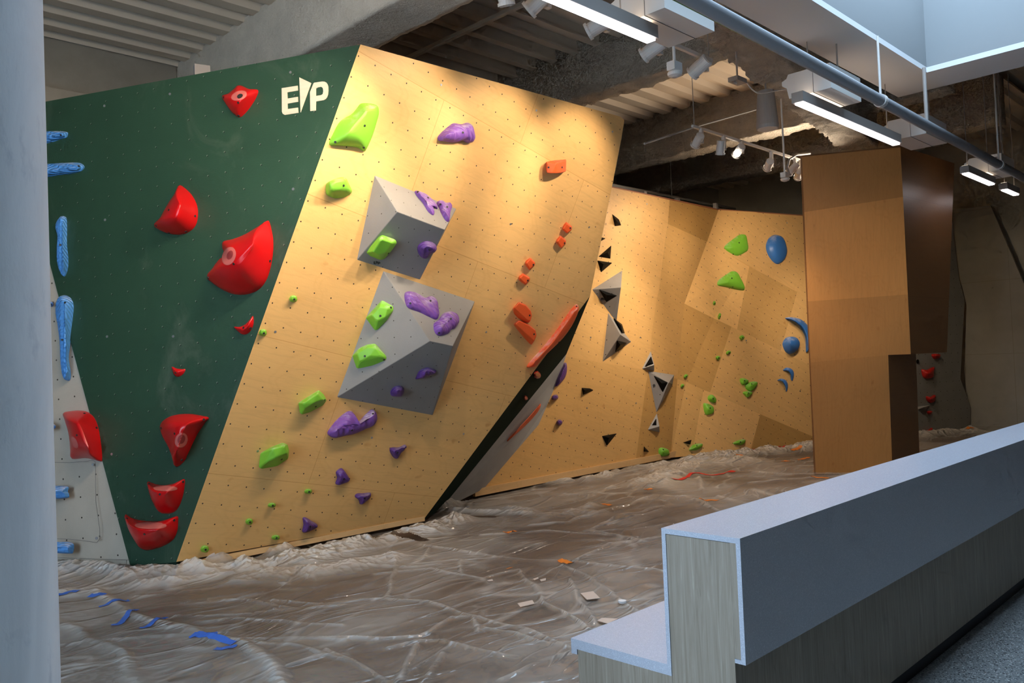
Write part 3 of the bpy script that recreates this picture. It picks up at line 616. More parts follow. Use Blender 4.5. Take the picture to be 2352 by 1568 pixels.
blu('tall tapering blue ribbed hold over the green and pale wall joint', PG, f2, [(385, 72), (420, 85), (442, 130), (438, 200), (425, 300), (418, 380), (410, 450), (422, 530), (420, 575), (405, 585), (388, 560), (375, 470), (370, 380), (360, 280), (342, 180), (345, 120), (360, 85)], [(392, 130), (390, 250), (395, 400), (405, 540)], .09, [(374, 340), (390, 117)], rip=(.006, 110., 0.))
small('tiny round blue foothold on the pale wall', GB, PW, f2, (305, 126), 16, 17, .05, MT['blue_smooth'])
blu('small blue hold poking out behind the round pillar', PW, f2, [(270, 828), (310, 838), (333, 857), (320, 877), (270, 882)], [(280, 855), (315, 858)], .06, rip=None, mat='blue_smooth')
blu('blue ridged block on the pale wall above the lowest one', PW, f2, [(250, 1218), (320, 1216), (398, 1217), (410, 1230), (405, 1250), (412, 1268), (398, 1290), (250, 1290)], [(270, 1252), (385, 1252)], .08, [(327, 1253)], rip=(.006, 90., 1.5))
blu('lowest blue ridged block on the pale wall near the plastic', PW, f13, [(150, 1290), (200, 1285), (310, 1288), (333, 1320), (325, 1375), (300, 1385), (190, 1380), (150, 1370)], [(180, 1332), (300, 1335)], .08, [(187, 1345)], rip=(.006, 90., 1.5))
# ---------------------------------------------------------------- far wall holds
GV = 'grey volumes on the back wall'; GK = 'black triangular holds on the back wall'
def fvol(label, pl, mp, base, raised, **k): return hull('climbing_volume', label, 'climbing volume', GV, pl, mp, base, raised, MT['vol_far'], .006, 2, uv=True, smooth=False, **k)
def blk(label, pl, mp, base, raised, **k): return hull('climbing_hold', label, 'climbing hold', GK, pl, mp, base, raised, MT['black'], .008, 2, smooth=False, **k)
a, bv, bf = fvol('highest grey faceted volume on the back wall with stamped logo', FA, f8, [(314, 862), (38, 1038), (225, 1290), (262, 1320)], [(300, 1018, .30)])
fp1 = facet(bv, bf, f8((180, 1120)))
logo(a, fp1, lambda q: f8((122+(q[0]-147)*.10, 1105+(q[1]-400)*.09+(q[0]-147)*.045)), .004, MT['black_m'], 'printed_logo')
blk('black triangle set on the highest grey back wall volume', fp1, f8, [(95, 1033), (275, 1095), (168, 1157)], [(165, 1085, .08)])
a, bv, bf = fvol('grey faceted volume with tapering foot, second from top', FA, f0, [(1397, 717), (1384, 832), (1451, 785), (1433, 766)], [(1425, 768, .26)])
fp2 = facet(bv, bf, f9((470, 150)))
blk('long black hold on upper edge of the second grey volume', FA, f8, [(230, 1288), (312, 1350), (337, 1430), (303, 1437)], [(300, 1360, .16), (315, 1420, .2)])
blk('black scoop hold on the lower facet of second volume', fp2, f9, [(458, 122), (558, 146), (500, 215), (440, 238)], [(490, 165, .07)])
a, bv, bf = fvol('small grey volume above the large hooked one', FA, f9, [(765, 214), (683, 380), (798, 397)], [(795, 345, .14)])
blk('black inset triangle on the small upper grey volume', facet(bv, bf, f9((750, 330))), f9, [(768, 250), (794, 335), (695, 372)], [(755, 325, .03)])
a, bv, bf = fvol('large hook shaped grey volume with stamped logo, third from top', FA, f9, [(740, 396), (978, 433), (962, 520), (815, 777)], [(925, 505, .26)])
fp4 = facet(bv, bf, f9((810, 560)))
logo(a, fp4, lambda q: f9((778+(q[0]-147)*.07+(q[1]-400)*.03, 515+(q[1]-400)*.12)), .004, MT['black_m'], 'printed_logo')
blk('big black triangle on the hook shaped grey volume', fp4, f9, [(780, 431), (922, 502), (872, 601)], [(860, 510, .06)])
a, bv, bf = fvol('lowest small grey volume on the back wall', FA, f9, [(820, 775), (734, 930), (846, 953)], [(842, 897, .12)])
blk('black inset triangle on the lowest grey volume', facet(bv, bf, f9((790, 890))), f9, [(816, 812), (818, 890), (766, 891)], [(803, 870, .03)])
for lab, mp, b, r in [('highest black triangle high on the back wall', f8, [(218, 352), (285, 405), (307, 462), (245, 470)], (262, 430)), ('tiny black hold half hidden by the prow edge', f8, [(120, 563), (166, 578), (120, 603)], (135, 580)),
    ('black triangle with chalked top beside the prow edge', f8, [(217, 635), (208, 764), (92, 744)], (180, 705)), ('black triangle just above the highest grey volume', f8, [(84, 773), (230, 795), (120, 889)], (140, 810)),
    ('black triangle pointing right, low left of back wall', f9, [(142, 548), (220, 553), (258, 572), (155, 617)], (170, 575)), ('largest low black triangle pointing down', f9, [(322, 983), (467, 957), (370, 1078)], (385, 1000)),
    ('small black hold near the fold, low on back wall', f9, [(703, 1073), (755, 1128), (700, 1126)], (715, 1110)), ('flat black hold just above the heaped plastic', f9, [(1048, 1043), (1135, 1014), (1123, 1062)], (1110, 1040))]:
    blk(lab, FB if mp(r)[0] > 1560 else FA, mp, b, [(*r, .09)])
GF = 'lime holds on the back wall'
def flime(label, mp, pts, sp, h, bq=(), e=.45, pl=None): return dome('climbing_hold', label, 'climbing hold', GF, pl or (FB if mp(pts[0])[0] > 1556 else FA), mp, pts, sp, h, MT['lime'], e, None, bq, 8, sub=3, br=.014)
flime('large lime kite shaped hold, highest lime on back wall', f8, [(1390, 540), (1418, 555), (1432, 620), (1440, 680), (1420, 705), (1345, 740), (1280, 718), (1217, 675), (1225, 640), (1290, 590), (1350, 548)], [(1385, 600), (1340, 660), (1290, 665)], .11, [(1363, 617), (1309, 719), (1228, 670)])
flime('large lime hump hold below the kite shaped one', f8, [(1305, 870), (1340, 890), (1370, 940), (1410, 1025), (1395, 1047), (1300, 1030), (1225, 1018), (1150, 1010), (1140, 985), (1160, 950), (1230, 905), (1270, 880)], [(1300, 940), (1270, 975)], .13, [(1297, 936), (1230, 1015), (1305, 1015)])
for lab, mp, c, rx, ry, an in [('small oval lime hold under the hump shaped hold', f8, (1140, 1160), 17, 27, 0), ('pale chalked lime oval just below another oval', f8, (1187, 1277), 15, 33, .2), ('small lime oval right of centre, highest of three', f9, (1585, 97), 24, 26, .7),
    ('small lime oval between two others in a diagonal', f9, (1463, 233), 26, 20, -.5), ('small lime hold on the dark panel, left in the diagonal', f9, (1370, 280), 24, 22, .3), ('small lime oval near the fold, upper', f9, (1078, 447), 27, 20, -.7), ('small lime oval near the fold, lower', f9, (1047, 533), 25, 19, -.8)]:
    small(lab, GF, FB, mp, c, rx, ry, .07, MT['lime'], an, True, br=.012)
for lab, pts, c, b in [('lime hold at upper left in the cluster of three', [(1565, 470), (1600, 465), (1638, 492), (1605, 525), (1575, 515)], (1600, 493), (1608, 485)), ('largest lime hold in the cluster of three', [(1612, 530), (1650, 500), (1705, 492), (1720, 510), (1700, 550), (1665, 582), (1625, 565)], (1665, 533), (1673, 516)),
    ('lowest lime hold in the cluster of three', [(1592, 590), (1640, 580), (1673, 597), (1635, 638), (1605, 615)], (1632, 603), (1643, 597)), ('lime hold, upper of the stacked pair near centre', [(1280, 625), (1310, 612), (1343, 650), (1340, 688), (1300, 675), (1277, 655)], (1310, 650), (1325, 648)),
    ('lime hold, lower larger of the stacked pair near centre', [(1237, 692), (1265, 690), (1318, 720), (1325, 770), (1300, 790), (1258, 792), (1240, 745)], (1282, 742), (1298, 733)),
    ('rounded lime hold at the foot of back wall left of fold', [(835, 1100), (860, 1087), (905, 1100), (918, 1130), (915, 1160), (850, 1168), (835, 1140)], (876, 1125), (876, 1107)),
    ('leaf shaped lime hold just above the heaped plastic', [(1107, 1105), (1140, 1065), (1200, 1050), (1225, 1055), (1215, 1085), (1170, 1112), (1115, 1112)], (1168, 1083), (1178, 1072)),
    ('lime hold touching the plastic, nearest the olive panel', [(1502, 1048), (1550, 1022), (1608, 1015), (1595, 1060), (1540, 1065)], (1560, 1042), (1570, 1038))]:
    flime(lab, f9, pts, c, .10, [b])
GBF = 'smooth blue holds on the back wall'
def fblue(label, mp, pts, sp, h, e=.5): return dome('climbing_hold', label, 'climbing hold', GBF, FB, mp, pts, sp, h, MT['blue_smooth'], e, None, (), 10)
fblue('large blue egg shaped hold high on back wall', f8, [(1700, 545), (1750, 570), (1780, 640), (1790, 710), (1765, 775), (1715, 810), (1665, 785), (1620, 720), (1603, 650), (1620, 590), (1655, 555)], (1700, 660), .14)
fblue('large blue crescent beside the wooden column', f15, [(493, 573), (530, 567), (590, 580), (640, 620), (667, 670), (672, 720), (660, 775), (638, 812), (635, 770), (630, 700), (600, 640), (560, 600), (510, 585)], [(505, 575), (580, 597), (635, 650), (652, 710), (645, 785)], .12, .6)
fblue('blue ball hold under the large crescent', f15, [(528, 702), (560, 712), (580, 740), (582, 770), (565, 805), (530, 822), (500, 812), (480, 780), (475, 745), (495, 712)], (528, 750), .20, .5)
fblue('small blue crescent, upper one of two', f15, [(477, 935), (505, 915), (540, 930), (552, 965), (540, 1008), (532, 990), (528, 960), (510, 942)], [(490, 928), (530, 942), (540, 990)], .06, .6)
fblue('small blue crescent, lower one of two', f15, [(438, 1005), (465, 992), (495, 1005), (510, 1040), (500, 1083), (494, 1050), (480, 1020), (460, 1008)], [(450, 1000), (490, 1018), (501, 1070)], .06, .6)
GRR = 'red holds on the grey end wall'
for lab, pts, c in [('red hold highest on grey wall beyond the wooden column', [(125, 1078), (168, 1078), (165, 1100), (140, 1106), (128, 1095)], (146, 1088)), ('large red scooped hold on the grey wall beyond the column', [(65, 1165), (95, 1168), (137, 1150), (133, 1180), (130, 1210), (100, 1218), (75, 1210)], (100, 1190)),
    ('red scooped hold below the large one beyond the column', [(92, 1318), (115, 1322), (142, 1310), (138, 1345), (115, 1357), (95, 1340)], (117, 1335)), ('smallest red hold beyond the column', [(97, 1405), (122, 1402), (115, 1420), (100, 1418)], (109, 1411)),
    ('lowest red hold beyond the column above the plastic', [(82, 1515), (100, 1512), (125, 1498), (118, 1525), (97, 1535)], (103, 1519))]:
    dome('climbing_hold', lab, 'climbing hold', GRR, LW, f16, pts, c, .12, MT['red_far'], .6, None, (), 8, sub=3)
hull('climbing_volume', 'flat dark volume beyond the wooden column', 'climbing volume', None, LW, f16, [(45, 1378), (120, 1368), (95, 1393), (45, 1395)], [(85, 1380, .15)], MT['vol_far'], .006, 2, uv=True, smooth=False)
dome('climbing_hold', 'dark grey small hold just under the column overhang', 'climbing hold', None, LW, f16, [(38, 1112), (46, 1108), (50, 1122), (42, 1132), (37, 1124)], (43, 1120), .06, MT['black'], .6, None, (), 6, sub=3)
# ---------------------------------------------------------------- plywood-clad column
cb = gp((1872, 1088), 0.); ct = gp((1842, 357), 4.77); ctr = gp((2068, 335), 4.77)
PC = P3(cb, ct, ctr)
colm = empty('plywood_column', cb*V(1, 1, 0), 'tall plywood clad column with a step cut out of its lower right', 'column')
hcol = lambda q: PC.at(q)
back = nor(gp((2192, 375), 4.77)-ctr); bl = np.linalg.norm(gp((2192, 375), 4.77)-ctr)
seamy = [(357, 335), (465, 437-0), (690, 672)]
L = lambda y: 1842+(y-357)*(1872-1842)/(1088-357)
R = lambda y: 2068+(y-335)*(2092-2068)/(813-335)
pts_l = [(L(357), 357), (L(487), 487), (L(692), 692), (L(832), 832), (1874, 1100)]
pts_r = [(2068, 335), (R(458), 452), (R(676), 676), (2092, 813)]
step = (2040, 815); low = (2049, 1075)
cz = lambda q: hcol(q)
lowp = cz(low); base_l = V(cb[0], cb[1], 0); 
# lower right corner of the foot on the floor
fr_ = cz((2050, 1110)); d = ray(2050, 1110)
def onfloor(x):
    lo, hi = 900, 1300
    for _ in range(40):
        m_ = (lo+hi)/2
        if cz((x, m_))[2] > 0: lo = m_
        else: hi = m_
    return (x, lo)
fl = [onfloor(1874), onfloor(2050)]
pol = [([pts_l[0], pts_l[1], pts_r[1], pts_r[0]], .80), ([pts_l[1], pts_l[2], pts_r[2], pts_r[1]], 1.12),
       ([pts_l[2], pts_l[3], step, pts_r[3], pts_r[2]], .90), ([pts_l[3], fl[0], fl[1], step], .80)]  # band tints: plywood panel tones, with shade and light falloff painted in
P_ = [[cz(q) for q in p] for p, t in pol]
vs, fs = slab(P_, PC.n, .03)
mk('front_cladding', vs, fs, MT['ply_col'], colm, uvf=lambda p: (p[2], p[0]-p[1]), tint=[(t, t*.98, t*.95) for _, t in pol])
def side(name, q0, q1, lw0, lw1, mat):
    a, b = cz(q0), cz(q1); vs = [a, b, b+back*lw1, a+back*lw0]
    n_ = nor(np.cross(b-a, back)); n_ = n_ if n_.dot(O-a) < 0 else -n_
    mk(name, vs+[v+n_*.03 for v in vs], [(0, 1, 2, 3), (4, 5, 6, 7), (0, 1, 5, 4), (1, 2, 6, 5), (2, 3, 7, 6), (3, 0, 4, 7)], mat, colm, uvf=lambda p: (p.dot(back), p[2]))
PSd = P3(cz(pts_r[0]), cz(pts_r[3]), cz(pts_r[0])+back)
w1 = np.linalg.norm(PSd.at((2175, 810))-cz(pts_r[3])); w0 = np.linalg.norm(PSd.at((2192, 375))-cz(pts_r[0]))
side('side_cladding', pts_r[0], pts_r[3], w0, w1, MT['ply_shaded'])
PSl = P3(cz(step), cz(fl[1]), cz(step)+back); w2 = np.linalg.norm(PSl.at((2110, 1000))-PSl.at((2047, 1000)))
side('lower_side_cladding', step, fl[1], w2, w2, MT['ply_shaded'])
side('left_side_cladding', pts_l[0], fl[0], 1.6, 1.6, MT['ply_shaded'])
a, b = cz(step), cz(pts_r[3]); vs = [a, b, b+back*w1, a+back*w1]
mk('overhang_soffit', vs+[v+UP*.02 for v in vs], [(0, 1, 2, 3), (4, 5, 6, 7)], MT['ply_shaded'], colm, uvf=boxuv)
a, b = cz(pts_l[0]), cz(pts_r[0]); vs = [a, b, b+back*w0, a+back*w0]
mk('top_board', vs+[v-UP*.02 for v in vs], [(0, 1, 2, 3), (4, 5, 6, 7), (0, 1, 5, 4), (1, 2, 6, 5)], MT['ply_shaded'], colm, uvf=boxuv)
# ---------------------------------------------------------------- room shell
def conc(name, col, sc=1., rough=.85, bs=.02, pits=.0):
    m, nt, b = newmat(name); oc = coord(nt, 'Object')
    n1 = noise(nt, oc, 2.*sc, 5, .65); n2 = noise(nt, oc, 22*sc, 4, .7)
    c = ramp(nt, n1, [(.3, [x*.82 for x in col]), (.7, [x*1.1 for x in col])])
    if pits: c = mixc(nt, c, (.04, .035, .03, 1), math_(nt, 'MULTIPLY', ramp(nt, n2, [(.66, (0,)*3), (.74, (1,)*3)]), pits))
    nt.links.new(c, b.inputs['Base Color']); b.inputs['Roughness'].default_value = rough
    bump(nt, b, n2, bs); return m
MT['deck'] = simple('painted_steel_deck', (.64, .54, .42), .6)
MT['beam'] = conc('sprayed_fireproofing', (.72, .63, .51), 1.6, .95, .12)
MT['beam1'] = conc('pitted_concrete', (.68, .60, .49), 1., .9, .02, .8)
MT['beam_r'] = conc('coarse_fireproofing', (.86, .78, .68), 2., .95, .16, .4)
MT['wall'] = conc('painted_block_wall', (.32, .285, .23), .6, .8, .003)
MT['wall_end'] = conc('beige_end_wall', (.42, .37, .28), .5, .8, .003)
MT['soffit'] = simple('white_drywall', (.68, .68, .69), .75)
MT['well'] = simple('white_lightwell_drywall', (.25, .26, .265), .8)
m, nt, b = newmat('blue_white_painted_concrete'); oc = coord(nt, 'Object', (1, 1, .35))
c = ramp(nt, noise(nt, oc, 2.2, 6, .62, .8), [(.3, (.66, .70, .74)), (.6, (.84, .87, .90))])
c = mixc(nt, c, (.45, .50, .58, 1), math_(nt, 'MULTIPLY', ramp(nt, noise(nt, oc, 7, 6, .7, .5), [(.56, (0,)*3), (.7, (1,)*3)]), .45))
nt.links.new(c, b.inputs['Base Color']); b.inputs['Roughness'].default_value = .6; bump(nt, b, noise(nt, oc, 30, 4, .7), .002, .5)
MT['column'] = m
m, nt, b = newmat('terrazzo'); oc = coord(nt, 'Object')
def cells(sc, lo, hi, seed):
    v = N(nt, 'ShaderNodeTexVoronoi', Scale=sc, Randomness=1.); nt.links.new(coord(nt, 'Object', loc=(seed, seed, 0)), v.inputs['Vector'])
    s = nt.nodes.new('ShaderNodeSeparateColor'); nt.links.new(v.outputs['Color'], s.inputs[0])
    near = math_(nt, 'LESS_THAN', v.outputs['Distance'], .42)
    return math_(nt, 'MULTIPLY', near, math_(nt, 'MULTIPLY', math_(nt, 'GREATER_THAN', s.outputs[0], lo), math_(nt, 'LESS_THAN', s.outputs[0], hi)))
c = mixc(nt, (.24, .25, .25, 1), (.05, .055, .06, 1), cells(70, .0, .38, 0)); c = mixc(nt, c, (.52, .54, .52, 1), cells(95, .65, .9, 3.3)); c = mixc(nt, c, (.08, .085, .09, 1), cells(140, 0, .4, 7.1))
nt.links.new(c, b.inputs['Base Color']); b.inputs['Roughness'].default_value = .28; MT['terrazzo'] = m
m, nt, b = newmat('brown_mat_vinyl'); oc = coord(nt, 'Object')
c = ramp(nt, noise(nt, oc, .7, 4, .6), [(.3, (.135, .092, .066)), (.7, (.185, .13, .095))])
nt.links.new(c, b.inputs['Base Color']); b.inputs['Roughness'].default_value = .6; MT['mat'] = m
def st(o): o['kind'] = 'structure'; return o
A_0, A_1, B_0, B_1, ZD = -4., 20.2, -4., 11.9, 6.4
st(abox('floor', A_0, A_1, B_0, 2.4, -.1, 0, MT['terrazzo']))
st(abox('floor', A_0, A_1, 2.4, B_1, -.12, -.015, MT['mat']))
st(abox('wall_back', A_0, A_1, B_1, B_1+.2, 0, 6.9, MT['wall']))
st(abox('wall_right', A_1, A_1+.2, B_0, B_1, 0, 6.9, MT['wall_end']))
def wall_open(name, make, lo, hi, o0, o1, z0, z1):
    parts = [make(lo, o0, 0, 6.9), make(o1, hi, 0, 6.9), make(o0, o1, 0, z0), make(o0, o1, z1, 6.9)]
    vs, fs = joinm(parts); return st(mk(name, vs, fs, MT['wall'], uvf=boxuv))
bx = lambda a0, a1, b0, b1, z0, z1: box(W(a0, b0, z0), D1*(a1-a0), D2*(b1-b0), UP*(z1-z0))
wall_open('wall_left', lambda p, q, z0, z1: bx(A_0-.2, A_0, p, q, z0, z1), B_0, B_1, 1.4, 4.8, .6, 5.)
st(abox('wall_front', A_0, A_1, B_0-.2, B_0, 0, 6.9, MT['wall']))
for nm, fn, lo, hi in (('window_1', lambda p, w, z0, z1: bx(A_0-.12, A_0-.06, p, p+w, z0, z1), 1.4, 4.8),):
    n = int((hi-lo)/1.5); parts = [fn(lo+(hi-lo-.05)*i/n, .05, .6, 5.) for i in range(n+1)]+[fn(lo, hi-lo, .6, .65), fn(lo, hi-lo, 4.95, 5.)]
    vs, fs = joinm(parts); st(mk(nm, vs, fs, simple('dark_window_frame', (.05, .05, .05), .4)))
# corrugated deck
def deck(name, a0, a1, b0, b1, z):
    per, dep = .408, .085; prof = [(0, 0), (.17, 0), (.21, dep), (.37, dep), (.408, 0)]
    pts = []; k = math.floor(b0/per)
    while k*per < b1:
        for u, h in prof[:-1]:
            bb = k*per+u
            if b0 <= bb <= b1: pts.append((bb, h))
        k += 1
    vs = [W(a, bb, z+h) for a in (a0, a1) for bb, h in pts]; n = len(pts)
    fs = [(i, i+1, n+i+1, n+i) for i in range(n-1)]
    vs += [W(a, bb, z+.2) for a in (a0, a1) for bb in (b0, b1)]; k = 2*n
    fs.append((k, k+1, k+3, k+2))
    return st(mk(name, vs, fs, MT['deck'], recalc=False))
deck('ceiling', A_0, A_1, 3.78, B_1, ZD); deck('ceiling', 10.8, A_1, B_0, 3.78, ZD)
# fine ribs / deep joists under the second bay
for i, bb in enumerate([4.6+.408*k for k in range(17)]):
    vs, fs = joinm([bx(5.75, 9.0, bb, bb+.05, ZD-.16, ZD+.02), bx(5.75, 9.0, bb-.03, bb+.08, ZD-.18, ZD-.155)])
    st(mk('ceiling_joist', vs, fs, MT['deck']))
st(abox('ceiling_bridging', 7.05, 7.11, 3.9, B_1, ZD-.30, ZD-.25, MT['deck']))
# rough beams
def rough_beam(name, p0, d, ln, w, z0, z1, mat, amp, res=.06):
    sd = np.cross(UP, d); prof = []
    def seg(a, b, k): return [a+(b-a)*i/k for i in range(k)]
    k1 = max(2, int((z1-z0)/res)); k2 = max(2, int(w/res))
    pr = seg(V(0, z1), V(0, z0), k1)+seg(V(0, z0), V(w, z0), k2)+seg(V(w, z0), V(w, z1), k1)+[V(w, z1)]
    nl = int(ln/res); r2 = np.random.RandomState(int(ln*100)); ph = r2.rand(6, 3)*7
    vs = []
    for i in range(nl+1):
        for j, (s, z) in enumerate(pr):
            t = i/nl*ln
            q = math.sin(t*3.1+ph[0][0]+z*4)*.4+math.sin(t*7.7+s*9+ph[1][0])*.3+(r2.rand()-.5)*1.6
            cx = s-w/2; cz = z-(z0+.35); l = math.hypot(cx, cz)+1e-6
            dd = amp*q*(0 if z > z1-.01 else 1)
            vs.append(p0+d*t+sd*(s+dd*cx/l)+UP*(z+dd*cz/l))
    m_ = len(pr); fs = [(i*m_+j, i*m_+j+1, (i+1)*m_+j+1, (i+1)*m_+j) for i in range(nl) for j in range(m_-1)]
    fs += [tuple(range(m_)), tuple(nl*m_+j for j in range(m_))]
    return st(mk(name, vs, fs, mat, smooth=True))
for i, (a, w, mt, am) in enumerate([(5.75, .62, 'beam1', .008), (9.42, .42, 'beam', .022), (13.4, .42, 'beam', .022), (16.05, .42, 'beam', .022)]):
    rough_beam('ceiling_beam', W(a-w, B_1, 0), -D2, B_1-3.85, w, 5.6, ZD+.05, MT[mt], am)
g0, g1 = Zp(1585, 70, 5.3), Zp(1905, 320, 5.3); dg = nor((g1-g0)*V(1, 1, 0)); pw = Zp(1870, 200, 5.3)
wd = abs(np.cross(dg, pw-g0)[2])
rough_beam('ceiling_beam', (g0-dg*.5-np.cross(UP, dg)*wd)*V(1, 1, 0), dg, 7.4, wd, 5.3, ZD-.02, MT['beam_r'], .03, .05)
# soffit with the skylight well
s0 = [(A_0, 10.8, 3.19, 3.76), (A_0, 10.8, B_0, 1.5), (A_0, 3.0, 1.5, 3.19), (10.1, 10.8, 1.5, 3.19)]
vs, fs = joinm([bx(a0, a1, b0, b1, 5.0, 5.06) for a0, a1, b0, b1 in s0]+[bx(A_0, 10.8, 3.72, 3.76, 5.05, 6.6), bx(10.76, 10.8, B_0, 3.72, 5.05, 6.6)])
st(mk('ceiling_soffit', vs, fs, MT['soffit']))
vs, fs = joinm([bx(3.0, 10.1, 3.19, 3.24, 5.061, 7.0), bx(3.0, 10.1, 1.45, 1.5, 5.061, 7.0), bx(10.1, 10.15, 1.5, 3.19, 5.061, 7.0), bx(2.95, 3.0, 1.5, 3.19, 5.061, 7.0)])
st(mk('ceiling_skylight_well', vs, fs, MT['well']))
vs, fs = joinm([bx(A_0, 3.0, B_0, 3.76, 6.9, 7.), bx(10.1, A_1, B_0, 3.8, 6.9, 7.), bx(3.0, 10.1, B_0, 1.5, 6.9, 7.), bx(3., 10.1, 3.2, 3.8, 6.9, 7.), bx(A_0, A_1, 3.8, B_1, 6.9, 7.)])
st(mk('roof', vs, fs, MT['soffit']))
# back wall ledge and brackets seen over the green face
tz = Pl(W(0, 11.6, 0), D2).at((130, 203))[2]; st(abox('trim_1', A_0, 4.6, 11.6, 11.9, tz-.22, tz, MT['wall']))

# ---------------------------------------------------------------- round pillar (left foreground)
d = ray(119, 784); d = d/math.hypot(d[0], d[1]); rad = .31; dist = 3.35
tp = V(d[0]*dist, d[1]*dist, 0); sd = V(-d[1], d[0], 0); cc = tp+sd*rad
vs, fs = [], []
n, rows = 72, 60
for i in range(rows+1):
    z = 5.0*i/rows
    for k in range(n):
        w = 2*math.pi*k/n; r = rad*(1+.004*math.sin(3*w+z*2.1)+.003*math.sin(7*w-z*3.7))
        vs.append(V(cc[0]+math.cos(w)*r, cc[1]+math.sin(w)*r, z))
for i in range(rows):
    for k in range(n): fs.append((i*n+k, i*n+(k+1) % n, (i+1)*n+(k+1) % n, (i+1)*n+k))
fs += [tuple(range(n)), tuple(rows*n+k for k in range(n))]
o = mk('round_pillar', vs, fs, MT['column'], smooth=True, origin=V(cc[0], cc[1], 0)); tag(o, 'round blue-white painted concrete pillar in the near left', 'pillar')
# ---------------------------------------------------------------- bench counter
m, nt, b = newmat('speckled_solid_surface'); oc = coord(nt, 'Object')
v = N(nt, 'ShaderNodeTexVoronoi', Scale=420.); nt.links.new(oc, v.inputs['Vector'])
s = nt.nodes.new('ShaderNodeSeparateColor'); nt.links.new(v.outputs['Color'], s.inputs[0])
c = mixc(nt, (.52, .545, .62, 1), (.80, .84, .90, 1), math_(nt, 'MULTIPLY', math_(nt, 'GREATER_THAN', s.outputs[0], .9), .5))
c = mixc(nt, c, (.36, .40, .48, 1), math_(nt, 'MULTIPLY', math_(nt, 'LESS_THAN', s.outputs[1], .10), .5))
nt.links.new(c, b.inputs['Base Color']); b.inputs['Roughness'].default_value = .27; MT['stone'] = m
m, nt, b = newmat('grey_oak_laminate'); uvc = coord(nt, 'UV', (14, .55, 1))
g = noise(nt, uvc, 3., 6, .65, 1.6)
c = ramp(nt, g, [(.28, (.22, .175, .13)), (.45, (.31, .255, .195)), (.6, (.36, .30, .235)), (.72, (.46, .40, .32))])
nt.links.new(c, b.inputs['Base Color']); b.inputs['Roughness'].default_value = .5; MT['lam'] = m
bench = empty('bench_counter', W(2.95, 2.0, 0), 'long waist high divider with blue grey stone top and attached low seat', 'bench')
lamuv = lambda p: (p.dot(D1)*1.0+p.dot(D2)*1.0, p[2])
a0, a1 = 2.95, 19.5
bo, bi = 1.715, 2.09
vs, fs = joinm([bx(a0, a1, bo+.02, bi, 1.098, 1.12), bx(a0, a1, bo, bo+.020, .62, 1.12), bx(a0, a1, bo+.020, bo+.048, .62, .636), bx(a0, a1, bi-.020, bi, .54, 1.098)])
mk('stone_cap', vs, fs, MT['stone'], bench)
vs, fs = joinm([bx(a0, a1, 2.09, 2.635, .495, .54), bx(a0, a1, 2.60, 2.635, .47, .496), bx(a0, a1, 2.07, 2.09, .495, .54)])
mk('stone_seat', vs, fs, MT['stone'], bench)
vs, fs = joinm([bx(a0+.004, a1, bo+.05, bi-.021, .075, 1.095)])
mk('laminate_body', vs, fs, MT['lam'], bench, uvf=lamuv)
vs, fs = bx(a0+.004, a1, bo+.0205, bo+.0495, .637, 1.097); mk('laminate_fascia', vs, fs, MT['lam'], bench, uvf=lamuv)
vs, fs = bx(a0+.004, a1, bi-.02, 2.598, .0, .494); mk('seat_body', vs, fs, MT['lam'], bench, uvf=lamuv)
vs, fs = bx(a0+.01, a1, bo+.06, bi-.021, .0, .075); mk('black_kick_plate', vs, fs, simple('black_rubber', (.012, .012, .015), .6), bench)
# ---------------------------------------------------------------- ceiling services
MT['white_metal'] = simple('white_enamel', (.64, .61, .58), .5)
MT['grey_metal'] = simple('grey_enamel', (.30, .27, .25), .55)
MT['pipe'] = simple('painted_pipe', (.22, .225, .24), .5)
def emis(name, col, s):
    m, nt, b = newmat(name); b.inputs['Base Color'].default_value = (.8, .8, .8, 1)
    b.inputs['Emission Color'].default_value = (*col, 1); b.inputs['Emission Strength'].default_value = s; return m
MT['tube'] = emis('lit_linear_diffuser', (1., .93, .97), 9.)
MT['upl'] = emis('added_uplight_glow', (1., .80, .60), 3.)  # added upward glow on top of the linear lights, brightens the ceiling
MT['lens'] = emis('lit_lamp_lens', (1., .93, .80), 40.)
MT['lens_off'] = simple('lamp_lens', (.35, .35, .36), .15)
for i, (s0_, s1_, lab) in enumerate([(1.6, 5.313, 'bright linear ceiling light at the top edge, longest and nearest'), (7.80, 10.35, 'bright linear ceiling light above the plywood column'), (12.96, 14.23, 'short looking linear light right of the plywood column'), (14.9, 15.6, 'smallest and farthest linear ceiling light')]):
    e = empty('linear_light', W((s0_+s1_)/2, 3.65, 4.3), lab, 'ceiling light', 'linear lights in a row')
    abox('housing', s0_-.02, s1_+.02, 3.60, 3.72, 4.318, 4.42, MT['grey_metal'], e); abox('diffuser', s0_, s1_, 3.615, 3.695, 4.30, 4.317, MT['tube'], e); abox('added_uplight_strip', s0_, s1_, 3.615, 3.695, 4.421, 4.425, MT['upl'], e)
    for t in (.1, .9):
        p = W(s0_+(s1_-s0_)*t, 3.66, 4.42); vs, fs = tube([p, p+UP*(.57 if s0_+(s1_-s0_)*t < 10.8 else 1.9)], .006, 6); mk('suspension_cable', vs, fs, MT['grey_metal'], e)
